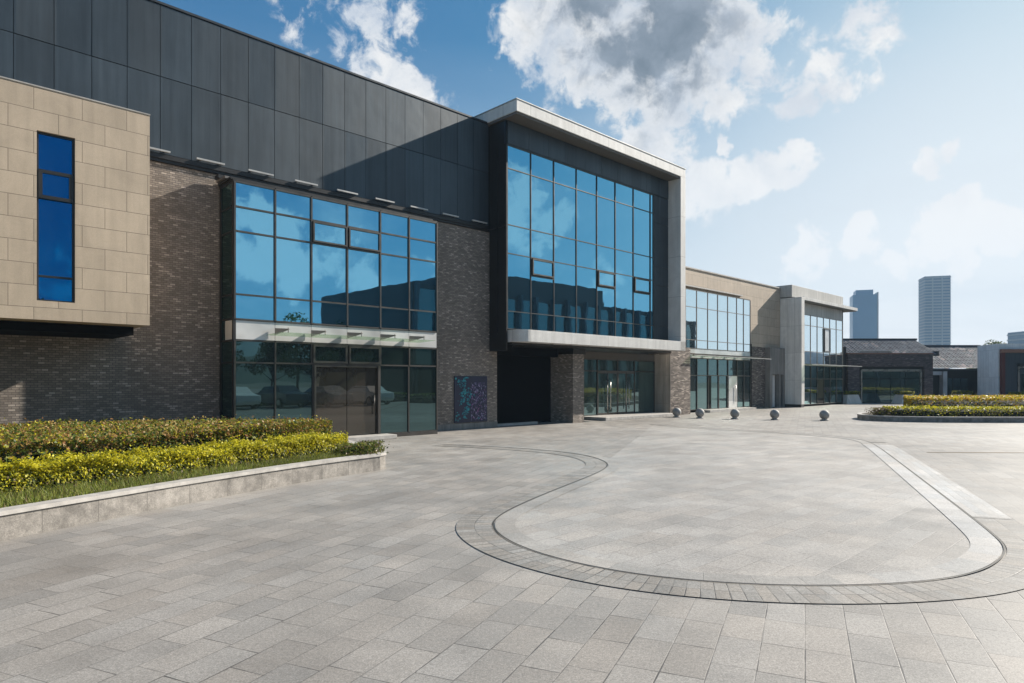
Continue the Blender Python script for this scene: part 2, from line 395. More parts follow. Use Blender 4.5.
def smooth_line(pts, it=2):
    a = np.array(pts, float)
    for _ in range(it): a[1:-1] = a[1:-1]*.5+(a[:-2]+a[2:])*.25
    return [tuple(x) for x in a]
ringc = smooth_line(catmull(smooth_line(ring, 1), 6), 6)
def normals2(pts):
    a = np.array(pts); d = np.gradient(a, axis=0); d /= np.linalg.norm(d, axis=1)[:, None]
    return np.stack([-d[:, 1], d[:, 0]], 1)     # left of travel
def ribbon(name, pts, o0, o1, z, mat, rows=1, i0=0, i1=None, kind='structure', flip=False):
    pts = pts[i0:i1]; a = np.array(pts); nn = normals2(pts)
    s = np.concatenate([[0], np.cumsum(np.linalg.norm(np.diff(a, axis=0), axis=1))])
    bm = bmesh.new(); uvl = bm.loops.layers.uv.new('UVMap'); L = []; Rr = []
    for i in range(len(a)):
        L.append(bm.verts.new((*(a[i]+nn[i]*o0), z))); Rr.append(bm.verts.new((*(a[i]+nn[i]*o1), z)))
    for i in range(len(a)-1):
        f = bm.faces.new((L[i], L[i+1], Rr[i+1], Rr[i])); w_ = abs(o1-o0); uv = ((s[i]+.05, .03), (s[i+1]+.05, .03), (s[i+1]+.05, w_+.03), (s[i]+.05, w_+.03))
        for lp, q in zip(f.loops, uv): lp[uvl].uv = q
        if f.normal.z < 0 or f.calc_area() == 0: pass
    for f in bm.faces:
        f.normal_update()
        if f.normal.z < 0: f.normal_flip()
    me = bpy.data.meshes.new(name); bm.to_mesh(me); bm.free(); me.materials.append(M[mat])
    o = bpy.data.objects.new(name, me); link(o); tag(o, kind=kind); return o
# the inner field (left of travel is the inside once past the bend)
inner = [p for p in ringc[6*6:]]
sheet('inner_plaza_paving', inner, .004, 'pave_in')
nr = len(ringc); iS = 31*6; iE = 34*6+2; iB = 27*6
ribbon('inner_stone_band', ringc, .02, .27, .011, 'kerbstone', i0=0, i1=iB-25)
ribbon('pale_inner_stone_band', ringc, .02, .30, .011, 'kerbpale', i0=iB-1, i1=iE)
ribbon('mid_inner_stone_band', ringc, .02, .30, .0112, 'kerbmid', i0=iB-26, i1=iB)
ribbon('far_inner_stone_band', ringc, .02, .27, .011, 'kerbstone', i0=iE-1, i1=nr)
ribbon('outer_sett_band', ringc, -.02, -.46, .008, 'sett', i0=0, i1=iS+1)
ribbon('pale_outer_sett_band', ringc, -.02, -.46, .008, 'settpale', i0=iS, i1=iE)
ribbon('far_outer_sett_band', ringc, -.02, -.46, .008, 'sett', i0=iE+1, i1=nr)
ribbon('drain_slot', ringc, .010, -.010, .015, 'groove')
# crossing joint of the pale strip and the rust stained slot drain
a = np.array(ringc); nn = normals2(ringc); p = a[iS]; q = p-nn[iS]*.46
ribbon('cross_slot', [tuple(p-nn[iS]*.015), tuple((p+q)/2), tuple(q)], .014, -.014, .018, 'groove')
ribbon('stained_slot_drain', [(10.45, 16.5), (12.8, 16.4), (16, 16.25), (24, 15.9)], .05, -.05, .006, 'rust')

# ================================================================== EXHIBITION HALL (front building)
hall = empty('exhibition_hall', P0, AX, 'large dark panelled and grey brick hall with projecting glazed boxes, nearest building at left', 'building')
MB('brick').lb(-20, 2.94, -.4, 0, 0, 7.55).build('brick_wall', hall)
MB('concrete').lb(-20, -7.62, 0, .04, 0, .28).build('brick_base_course', hall); MB('concrete').lb(-.78, 2.94, 0, .03, 0, .22).build('brick_base_course', hall)
# cladding: individual panels over dark backing
cl = MB('clad', 'darkframe'); PW = .7717
cl.lb(-20, 2.56, -.35, .012, 7.56, 11.70, 'darkframe')
k = 0; x = 1.67+PW
while x > -20:
    x0 = x-PW
    for (z0, z1) in ((7.78, 9.795), (9.805, 11.68)):
        rot = Matrix.Rotation(random.gauss(0, .0025), 3, 'Z') @ Matrix.Rotation(random.gauss(0, .0015), 3, 'X')
        cl.lb(x0+.007, min(x, 2.5)-.007, .02, .05, z0+.005, z1-.005, 'clad', rot)
    x = x0
cl.build('metal_cladding', hall)
MB('cladtop').lb(-20, 2.56, -.4, .07, 11.70, 11.76).build('parapet_cap', hall)
MB('darkframe').lb(-20, 2.56, .0, .10, 7.64, 7.76).lb(-20, 2.56, .0, .06, 7.56, 7.64).build('flashing', hall)
MB('cladtop').box(-20, 13.9, 1.6, 24, 0.05, 11.5).build('roof_block', hall)
for i in range(-3, 8):
    s0 = -8.26 + i*1.4
    if s0+.7 < 2.6:
        MB('lightbar').lb(s0, s0+.74, .12, .17, 7.81, 7.855).lb(s0+.1, s0+.14, .05, .12, 7.82, 7.85).lb(s0+.62, s0+.66, .05, .12, 7.82, 7.85).build('wall_light_bar', hall)

# --- stone volume
sv = MB('beige'); XS0, XS1, ZN0, ZN1, CN = -20, -10.06, 3.05, 7.78, 2.56
wx0, wx1, wz0, wz1 = -12.14, -11.48, 3.44, 6.90
sv.lb(XS0, wx0, CN-.25, CN, ZN0, ZN1).lb(wx1, XS1, CN-.25, CN, ZN0, ZN1).lb(wx0, wx1, CN-.25, CN, ZN0, wz0).lb(wx0, wx1, CN-.25, CN, wz1, ZN1)
sv.lb(XS0, XS1-.01, 0.01, CN-.25, ZN0, ZN1-.1)
st = sv.build('stone_box', hall)
MB('coping').lb(XS0, XS1+.01, CN-.3, CN+.012, ZN1, ZN1+.025).lb(XS0, XS1+.01, 0.06, CN-.3, ZN1-.1, ZN1-.06).build('stone_box_cap', hall)
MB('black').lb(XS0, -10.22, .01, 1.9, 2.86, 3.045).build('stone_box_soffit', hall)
wf = MB('darkframe'); nn_ = CN-.06
wf.lb(wx0, wx1, CN-.245, CN-.14, wz0, wz1)
for (a0, a1, b0, b1) in ((wx0, wx0+.04, wz0, wz1), (wx1-.04, wx1, wz0, wz1), (wx0+.04, wx1-.04, wz0, wz0+.03), (wx0+.04, wx1-.04, wz1-.04, wz1), (wx0+.04, wx1-.04, 3.93, 3.97)):
    wf.lb(a0, a1, CN-.14, nn_, b0, b1)
w = wf.build('tall_window', hall)
MB('glass_deep').lb(wx0+.04, wx1-.04, CN-.13, CN-.09, wz0+.03, 3.93).lb(wx0+.04, wx1-.04, CN-.13, CN-.09, 3.97, 5.54).lb(wx0+.04, wx1-.04, CN-.13, CN-.09, 6.13, wz1-.04).build('pane', w)
f = MB('darkframe'); f.lb(wx0+.03, wx1-.03, CN-.14, CN-.02, 6.06, 6.13).lb(wx0+.03, wx1-.03, CN-.14, CN-.02, 5.54, 5.61).lb(wx0+.03, wx0+.1, CN-.14, CN-.02, 5.61, 6.06).lb(wx1-.1, wx1-.03, CN-.14, CN-.02, 5.61, 6.06)
f.build('opening_sash', w); MB('glass_deep').lb(wx0+.1, wx1-.1, CN-.12, CN-.05, 5.61, 6.06).build('pane', w)

# --- projecting glazed bay over the side door (n = 1.0)
bay = MB('mullion')
xs = [-7.58, -6.46, -5.37, -4.20, -3.03, -1.93, -.79]; zs_up = [3.47, 4.14, 5.84, 6.50, 7.17]; zs_lo = [2.30, 2.90]
NB = 1.0
bf = frame_grid(xs, zs_up, NB, .045, .05).build('bay_window_frame', hall)
pane_grid(xs, zs_up, NB, 'glass', skip={(2, 2), (3, 2)}).build('pane', bf)
for i in (2, 3): sash(bf, xs[i]+.03, xs[i+1]-.03, 5.87, 6.47, NB)
bl_ = frame_grid(xs, zs_lo, NB, .045, .05).build('lower_window_frame', hall)
pane_grid(xs, zs_lo, NB, 'glass_low').build('pane', bl_)
for i in (2, 3): sash(bl_, xs[i]+.03, xs[i+1]-.03, 2.33, 2.87, NB, 'glass_low', .06)
fs = pane_grid(xs, [2.925, 3.445], NB+.01, 'spandrel', .006, .0004)
fs.lb(-7.60, -7.585, .4, 1.0, 2.925, 3.445)
fs.build('white_fascia', hall)
xs2 = [-7.58, -6.46, -5.32]
g1 = frame_grid(xs2, [.12, 2.30], NB, .04, .04).build('ground_window_frame', hall); pane_grid(xs2, [.12, 2.30], NB, 'glass_low').build('pane', g1)
xs3 = [-3.05, -1.95, -.79]
g2 = frame_grid(xs3, [.12, 2.30], NB, .04, .04).build('ground_window_frame', hall); pane_grid(xs3, [.12, 2.30], NB, 'glass_low').build('pane', g2)
# side door with two leaves
dr = MB('mullion').lb(-5.30, -5.24, NB-.05, NB+.07, .15, 2.27).lb(-3.15, -3.07, NB-.05, NB+.09, .15, 2.27).lb(-5.24, -3.15, NB-.05, NB+.06, 2.22, 2.27).lb(-5.24, -3.15, NB-.05, NB+.02, .15, .17).build('glass_door', hall)
MB('glass_door').lb(-5.24, -4.21, NB-.03, NB-.005, .17, 2.22).lb(-4.19, -3.15, NB-.03, NB-.005, .17, 2.22).build('pane', dr)
MB('mullion').tube((-3.27, -NB-.06, .75), (-3.27, -NB-.06, 1.35), .014).tube((-3.27, -NB, .8), (-3.27, -NB-.06, .8), .008).tube((-3.27, -NB, 1.3), (-3.27, -NB-.06, 1.3), .008).build('door_handle', dr)
# side return and top recess, sill and core
sd = MB('darkframe')
for z0, z1 in ((.0, .14), (2.26, 2.34), (2.86, 2.925), (3.445, 3.52), (4.09, 4.18), (5.80, 5.88), (6.46, 6.54), (7.12, 7.22)): sd.lb(-7.6, -7.56, .02, NB-.04, (z0+z1)/2-.025, (z0+z1)/2+.025)
sd.lb(-7.61, -7.56, 0.01, .14, 0, 7.2).lb(-7.62, -7.55, NB-.07, NB+.03, 0, 7.2)
sd.build('bay_side_frame', hall)
MB('glass_side').lb(-7.59, -7.57, .14, NB-.07, .14, 7.15).build('bay_side_pane', hall)
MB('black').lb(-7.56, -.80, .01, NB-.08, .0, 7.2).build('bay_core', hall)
MB('darkframe', 'bracket').lb(-7.62, -.76, .01, NB+.02, 7.20, 7.24).lb(-7.66, -.9, .01, NB-.06, 7.24, 7.30).lb(-7.72, -.95, .06, .7, 7.30, 7.36, 'bracket').lb(-7.78, -1.0, .105, .40, 7.36, 7.45).build('bay_roof', hall)
MB('mullion').lb(-7.6, -5.32, NB-.05, NB+.05, .0, .10).lb(-3.05, -.78, NB-.05, NB+.05, .0, .10).lb(-5.32, -3.05, NB-.05, NB+.0, .0, .15).build('bay_sill', hall)
# glass canopy with five brackets
ZC = 3.12
for xb in (-6.46, -5.37, -4.20, -3.03, -1.93):
    mb = MB('bracket'); y0, y1 = -NB-.06, -NB-.86
    mb.hexa([(xb-.02, y0, ZC-.02), (xb+.02, y0, ZC-.02), (xb+.02, y1, ZC+.07), (xb-.02, y1, ZC+.07), (xb-.02, y0, ZC+.16), (xb+.02, y0, ZC+.16), (xb+.02, y1, ZC+.10), (xb-.02, y1, ZC+.10)])
    mb.tube((xb, y1+.02, ZC-.01), (xb, y1+.02, ZC+.13), .012).tube((xb, y1+.35, ZC+.0), (xb, y1+.35, ZC+.08), .012)
    mb.build('canopy_bracket', hall)
mb = MB('canopy')
xe = [-6.75, -5.37-.01, -4.20, -3.03, -1.93, -1.55]
for i in range(len(xe)-1):
    a0, a1 = xe[i]+.01, xe[i+1]-.01
    mb.hexa([(a0, -NB-.08, ZC-.055), (a1, -NB-.08, ZC-.055), (a1, -NB-.95, ZC-.02), (a0, -NB-.95, ZC-.02), (a0, -NB-.08, ZC-.043), (a1, -NB-.08, ZC-.043), (a1, -NB-.95, ZC-.008), (a0, -NB-.95, ZC-.008)])
mb.build('canopy_glass', hall)

# --- wall panel picture (abstract mosaic)
pic = MB('navy').lb(.78, 2.39, 0.001, .035, .25, 1.98).build('mosaic_panel', hall)
mz = MB('teal', 'cyan', 'violet', 'lilac', 'pink')
for i in range(620):
    if i < 260:
        px_ = .80+abs(random.gauss(.42, .17)); pz = random.uniform(.3, 1.93)
        if mnoise.noise(Vector((px_*3, pz*2.2, 0))) < -.05: continue
        m_ = random.choice(('teal', 'teal', 'teal', 'cyan')); sx = random.uniform(.03, .09); sz = random.uniform(.02, .07)
    else:
        px_ = random.uniform(1.55, 2.33); pz = random.uniform(.3, 1.72)
        m_ = random.choices(('violet', 'lilac', 'pink'), (5, 2, .6))[0]; px_ = round(px_/.045)*.045; pz = round(pz/.045)*.045; sx = sz = random.choice((.02, .03, .04))
        if random.random() < .3: sz *= 2
    if px_+sx < 2.37: mz.lb(px_, px_+sx, .036+(i % 9)*.0006, .040+(i % 9)*.0006, pz, min(pz+sz, 1.95), m_)
mz.build('mosaic_tiles', pic)

# --- big glazed box with white frame
NG = .96; NF = 1.68
gx = [2.56, 3.83, 5.16, 6.56, 7.92, 9.23, 10.60, 11.97, 12.22]; gz = [3.77, 4.44, 6.62, 7.70, 9.83, 10.70]
bx = frame_grid(gx, gz, NG, .032, .035).build('box_window_frame', hall)
pane_grid(gx, gz, NG, 'glass', skip={(1, 1), (4, 1), (6, 1)}).build('pane', bx)
for i in (1, 4, 6):
    x0, x1 = gx[i]+.02, gx[i+1]-.02
    MB('glass').lb(x0, x1, NG-.02, NG, 4.46, 5.90).build('pane', bx)
    MB('mullion').lb(x0, x1, NG-.03, NG+.04, 5.89, 5.93).build('transom', bx)
    sash(bx, x0+.03, x1-.03, 5.95, 6.58, NG, 'glass', .05)
MB('clad').lb(2.50, 13.5, NG-.1, NG+.03, 10.73, 11.62).build('attic_panel', hall)
ap = MB('clad')
x = 2.56
while x < 13.4:
    ap.lb(x+.006, min(x+1.13, 13.48)-.006, NG+.03, NG+.05, 10.76, 11.6, None, Matrix.Rotation(random.gauss(0, .003), 3, 'Z')); x += 1.13
ap.build('attic_cladding', hall)
pm = MB('clad', 'darkframe'); pm.lb(12.26, 13.49, NG-.1, NG, 3.7, 10.73, 'darkframe')
for z0, z1 in ((3.72, 4.43), (4.45, 6.4), (6.42, 7.3), (7.32, 9.4), (9.42, 10.70)): pm.lb(12.27, 13.48, NG, NG+.03, z0, z1)
pm.build('end_panel', hall)
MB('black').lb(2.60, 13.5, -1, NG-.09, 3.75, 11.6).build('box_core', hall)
s_ = MB('darkframe', 'glass_side'); s_.lb(2.50, 2.555, .055, NG+.03, 2.95, 11.62)
s_.lb(2.45, 2.50, .5, .54, 3.6, 10.6).lb(2.45, 2.50, .06, .9, 7.62, 7.7).build('box_side', hall)
# roof slab (cornice): light top and front, brown underside
co = MB('white'); co.lb(2.37, 13.94, -1.5, NF, 11.72, 12.15)
co.build('roof_slab', hall, .01)
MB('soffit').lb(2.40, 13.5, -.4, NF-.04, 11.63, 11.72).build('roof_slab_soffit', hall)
MB('lightbar').lb(2.35, 13.96, -1.5, NF+.02, 12.155, 12.185).build('roof_edge_trim', hall)
MB('whitev').lb(13.50, 13.94, -1, NF, 0.0+3.27, 11.72).build('end_pillar', hall, .008)
# lower slab with rounded corner
poly = [(2.63+.0, -.3), ]
cr = .45
poly = [(2.62, .9)] + [(2.62+cr-cr*math.cos(t), -(NF-cr+cr*math.sin(t))) for t in [i*math.pi/16 for i in range(9)]] + [(13.94, -NF), (13.94, .9)]
MB('white').prism(poly, 3.27, 3.72).build('lower_slab', hall, .008)
MB('black').lb(2.60, 13.9, -1, NG-.02, 3.725, 3.76).build('slab_joint', hall)
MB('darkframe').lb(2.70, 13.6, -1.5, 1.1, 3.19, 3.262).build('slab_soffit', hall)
for i in range(9): MB('steel').lathe([(.06, 0), (.07, .012)], (3.6+i*1.15, -1.25, 3.255), 12).build('downlight', hall)
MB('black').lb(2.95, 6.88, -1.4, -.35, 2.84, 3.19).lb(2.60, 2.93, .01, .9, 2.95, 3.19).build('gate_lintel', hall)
# roller gate opening
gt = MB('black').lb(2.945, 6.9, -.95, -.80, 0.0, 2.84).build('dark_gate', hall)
MB('coping').lb(3.1, 5.4, -.35, -.15, 0.003, .10).build('gate_kerb', hall)
MB('brick').lb(6.90, 7.62, -1.0, .50, 0, 2.95).build('brick_pier', hall)
MB('darkframe').lb(6.85, 7.68, -1.0, .55, 2.95, 3.19).build('pier_head', hall)
# brick pier at the right and stone lined side
MB('brick2').lb(15.27, 17.2, -1.4, 0, 0, 3.60).build('right_brick_pier', hall)
MB('taupe').lb(15.235, 15.268, -1.0, -.25, 0.12, 3.19).lb(15.25, 15.268, -.25, 0.0, 0.1, 3.19).build('stone_lining', hall)
MB('taupe').lb(13.95, 17.2, -1.4, -.3, 3.60, 3.75).build('pier_cap', hall)
# main entrance glazing (n=-1)
ex = [7.62, 9.36, 10.41, 12.0, 13.43, 15.23]; NE = -1.0
en = frame_grid(ex, [.16, 2.28, 2.84], NE, .05, .05).build('entrance_frame', hall)
pane_grid(ex, [.16, 2.28, 2.84], NE, 'glass_clear', skip={(2, 0), (3, 0)}).build('pane', en)
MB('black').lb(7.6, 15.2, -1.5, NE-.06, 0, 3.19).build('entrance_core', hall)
MB('soffit').lb(7.7, 15.2, NE-.02, NE+.04, 2.87, 3.19).build('entrance_header', hall)
for x0, x1, hx in ((10.44, 11.19, 11.08), (11.22, 11.97, 11.33), (12.03, 12.70, 12.60), (12.73, 13.40, 12.84)):
    d = MB('mullion').lb(x0, x1, NE+.0, NE+.04, .17, .25).lb(x0, x1, NE, NE+.04, 2.17, 2.25).lb(x0, x0+.03, NE, NE+.04, .24, 2.18).lb(x1-.03, x1, NE, NE+.04, .24, 2.18).build('entrance_door', hall)
    MB('glass_clear').lb(x0, x1, NE+.01, NE+.03, .25, 2.17).build('pane', d)
    MB('steel').tube((hx, -NE-.11, .4), (hx, -NE-.11, 1.9), .02).tube((hx, -NE, .5), (hx, -NE-.11, .5), .01).tube((hx, -NE, 1.8), (hx, -NE-.11, 1.8), .01).build('door_handle', d)
MB('coping').lb(9.1, 15.0, NE+.05, .55, 0.003, .15).build('entrance_step', hall, .01)
MB('coping').lb(-5.6, -2.8, NB+.055, NB+.62, 0.003, .13).build('side_door_step', hall, .01)

# ================================================================== STONE ANNEX
an = empty('stone_annex', P0, AX, 'tan stone building with pale window wall, joined between the large hall and the corner pavilion', 'building')
NA = -1.0
MB('beige2').lb(17.21, 30.65, NA-.4, NA, 4.06, 8.22).lb(13.95, 17.2, NA-.4, NA, 3.75, 8.22).lb(17.21, 26.1, NA-.4, NA-.01, 0, 4.06).build('stone_wall', an)
MB('coping').lb(13.95, 30.65, NA-.45, NA+.05, 8.22, 8.29).build('parapet_cap', an)
MB('cladtop').box(13.96, 30.6, 1.5, 22, 0.05, 8.0).build('roof_block', an)
MB('brick2').lb(26.1, 28.35, NA-.4, NA+.001, 0, 4.05).build('brick_wall', an)
MB('coping').lb(17.3, 24.9, NA+.001, NA+.16, 7.16, 7.24).build('window_hood', an)
ax = [17.22, 18.18, 19.39, 20.63, 21.80, 23.03, 24.17, 25.08, 26.0]; az = [3.67, 4.15, 6.02, 7.0]
NW = NA+.10
w = frame_grid(ax, az, NW, .035, .03, 'bracket').build('upper_window_frame', an); pane_grid(ax, az, NW, 'glass_pale').build('pane', w)
w = frame_grid(ax, [.15, 2.12, 3.10], NW, .05, .05).build('lower_window_frame', an); pane_grid(ax, [.15, 2.12, 3.10], NW, 'glass_low', skip={(3, 0), (5, 0)}).build('pane', w)
MB('spandrel').lb(17.22, 26.0, NW-.02, NW+.01, 3.13, 3.64).build('white_fascia', an)
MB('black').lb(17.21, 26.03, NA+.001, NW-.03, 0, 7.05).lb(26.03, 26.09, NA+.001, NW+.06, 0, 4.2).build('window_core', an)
dd = MB('mullion').lb(21.83, 21.9, NW-.02, NW+.06, .15, 2.1).lb(22.93, 23.0, NW-.02, NW+.06, .15, 2.1).build('door', an); MB('black').lb(20.66, 21.0, NW-.02, NW+.03, .15, 2.1).lb(21.0, 21.77, NW-.02, NW+.02, .15, 2.1, 'glass_low').build('pane', dd)
dd = MB('spandrel').lb(23.1, 24.15, NW, NW+.05, .15, 2.1).build('door', an)
MB('steel').tube((23.9, -NW-.1, .5), (23.9, -NW-.1, 1.5), .018).build('door_handle', dd)
ZA = 3.24
for x in (17.6, 18.9, 20.2, 21.5, 22.8, 24.1, 25.4):
    MB('bracket').hexa([(x-.02, -NW-.03, ZA-.02), (x+.02, -NW-.03, ZA-.02), (x+.02, -NW-1.0, ZA+.04), (x-.02, -NW-1.0, ZA+.04), (x-.02, -NW-.03, ZA+.14), (x+.02, -NW-.03, ZA+.14), (x+.02, -NW-1.0, ZA+.07), (x-.02, -NW-1.0, ZA+.07)]).build('canopy_bracket', an)
MB('canopy', 'lightbar').lb(17.22, 26.6, NW+.05, NW+1.1, ZA-.045, ZA-.03).lb(17.22, 26.6, NW+1.10, NW+1.14, ZA-.06, ZA-.02, 'lightbar').build('canopy_glass', an)
MB('coping').lb(19.5, 25.2, NW+.06, NW+.8, 0.003, .14).build('step', an)
# weathered concrete box with service doors
MB('concrete').lb(28.36, 30.64, NA-.2, NA+.35, 2.25, 4.05).lb(28.36, 28.7, NA-.2, NA+.35, 0, 2.25).lb(29.78, 29.95, NA-.2, NA+.35, 0, 2.25).lb(30.45, 30.64, NA-.2, NA+.35, 0, 2.25).lb(28.7, 29.78, NA-.2, NA+.05, 0, 2.25).build('concrete_bay', an)
MB('white').lb(28.75, 29.55, NA+.05, NA+.12, .05, 2.2).build('service_door', an)
MB('black').lb(29.95, 30.45, NA-.2, NA-.1, .0, 2.25).build('dark_recess', an)

# ================================================================== CORNER PAVILION
cp = empty('corner_pavilion', P0, AX, 'grey panelled corner building with flat overhanging roof slab and glass front, last in the row', 'building')
MB('greyv').lb(30.66, 31.16, NA-.3, .48, 0.2, 7.53).build('end_pillar', cp, .01)
MB('darkframe').lb(30.68, 31.14, NA-.3, .45, 0, .2).build('pillar_base', cp)
MB('grey').lb(30.70, 40.25, -8, -.19, 7.60, 8.43).build('parapet_block', cp, .01)
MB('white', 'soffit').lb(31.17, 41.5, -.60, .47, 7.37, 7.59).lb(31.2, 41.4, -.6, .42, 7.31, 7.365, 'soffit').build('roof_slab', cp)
NP = -.05
MB('clad', 'grey').lb(31.17, 39.7, -.5, NP, 6.50, 7.30, 'grey').build('attic_panel', cp)
cx = [31.17, 32.3, 33.5, 34.7, 35.9, 37.1, 38.4, 39.7]; cz = [3.0, 3.9, 5.75, 6.48]
w = frame_grid(cx, cz, NP, .04, .03, 'bracket').build('upper_window_frame', cp); pane_grid(cx, cz, NP, 'glass_pale').build('pane', w)
sash(w, 35.93, 37.07, 3.95, 5.7, NP, 'spandrel', .08)
w = frame_grid(cx, [.15, 1.95, 2.9], NP, .05, .05).build('lower_window_frame', cp); pane_grid(cx, [.15, 1.95, 2.9], NP, 'glass_low').build('pane', w)
MB('glass_pale').lb(31.2, 39.68, NP+.002, NP+.012, .95, 1.35).build('frosted_band', w)
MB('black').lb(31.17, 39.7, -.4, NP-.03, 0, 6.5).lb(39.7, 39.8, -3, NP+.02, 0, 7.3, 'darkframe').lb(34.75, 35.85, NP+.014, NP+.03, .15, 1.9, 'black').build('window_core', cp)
MB('spandrel', 'lightbar').lb(31.17, 39.7, NP-.02, NP+.01, 2.91, 2.99).build('fascia', cp)
MB('canopy', 'lightbar').lb(31.2, 40.9, NP+.06, NP+1.0, 2.93, 2.945).lb(31.2, 40.9, NP+1.0, NP+1.04, 2.91, 2.96, 'lightbar').build('canopy_glass', cp)
for x in (32.5, 34, 35.5, 37, 38.5, 40): MB('bracket').lb(x-.02, x+.02, NP+.05, NP+1.0, 2.95, 3.0).build('canopy_bracket', cp)
MB('cladtop').box(31.2, 39.9, .6, 16, 0.05, 7.5).build('roof_block', cp)

# ================================================================== BOLLARDS, POST
bp = [(8.17, 32.48), (9.07, 31.61), (10.56, 31.03), (12.19, 30.39), (14.2, 29.77)]
bl = ['round grey stone bollard nearest the brick pier, leftmost of the row', 'round stone bollard second from the left in front of the annex doors',
      'middle round stone bollard of the five', 'round stone bollard in front of the concrete bay, second from the right', 'round stone bollard at the right end of the row, nearest the round bed']
def ballprof(r=.215, z=.235):
    return [(.12, 0), (.13, .03), (.115, .045)]+[(r*math.sin(t), z-r*math.cos(t)) for t in [math.pi*(.17+.81*i/14) for i in range(15)]]
b0 = None
for i, (x, y) in enumerate(bp):
    if b0 is None:
        b0 = empty('bollard', (x, y, 0.0)); MB('ball').lathe(ballprof(), (0, 0, .03), 28).build('ball', b0)
        MB('ball').lathe([(.18, .002), (.18, .035), (.165, .045)], (0, 0, 0), 24, smooth=False).build('base', b0); b = b0
    else:
        b = b0.copy(); COL.objects.link(b); b.location = (x, y, 0)
        for ch in b0.children:
            c = ch.copy(); COL.objects.link(c); c.parent = b
    tag(b, bl[i], 'bollard', 'round stone bollards in a row')
ps = empty('steel_post', (2.02, 28.76, 0), 0, 'thin steel post standing in front of the brick pier by the dark gate', 'post')
MB('steel').lathe([(.035, .01), (.035, .52), (.02, .55)], seg=14).build('shaft', ps); MB('steel').lathe([(.06, .002), (.06, .012)], seg=14).build('base_plate', ps)

# ================================================================== VEGETATION
def leaves(name, pts, nrm, size, mats, mi, parent, aspect=.55, jitter=.8):
    n = len(pts)
    d = nrm + rng.normal(0, jitter, (n, 3)); d /= np.linalg.norm(d, axis=1)[:, None]+1e-9
    u = np.cross(d, rng.normal(0, 1, (n, 3))); u /= np.linalg.norm(u, axis=1)[:, None]+1e-9; v = np.cross(d, u)
    s = size*(.6+.8*rng.random(n))[:, None]
    V = np.stack([pts-u*s*.5, pts+v*s*aspect*.5+d*s*.08, pts+u*s*.5, pts-v*s*aspect*.5+d*s*.08], 1).reshape(-1, 3)
    me = bpy.data.meshes.new(name); me.vertices.add(4*n); me.vertices.foreach_set('co', V.ravel().astype('f'))
    me.loops.add(4*n); me.loops.foreach_set('vertex_index', np.arange(4*n, dtype='i'))
    me.polygons.add(n); me.polygons.foreach_set('loop_start', np.arange(0, 4*n, 4, dtype='i'))
    me.polygons.foreach_set('material_index', np.asarray(mi, dtype='i')); me.update(calc_edges=True)
    for k in mats: me.materials.append(M[k])
    o = bpy.data.objects.new(name, me); return link(o, parent)
def resample(path, t):
    a = np.array(path, float); s = np.concatenate([[0], np.cumsum(np.linalg.norm(np.diff(a, axis=0), axis=1))]); s /= s[-1]
    return np.stack([np.interp(t, s, a[:, 0]), np.interp(t, s, a[:, 1])], -1)
def bumpf(x, y, f, amp, seed=0.):
    return np.array([mnoise.noise(Vector((a*f+seed, b*f, seed*1.7))) for a, b in zip(x, y)])*amp
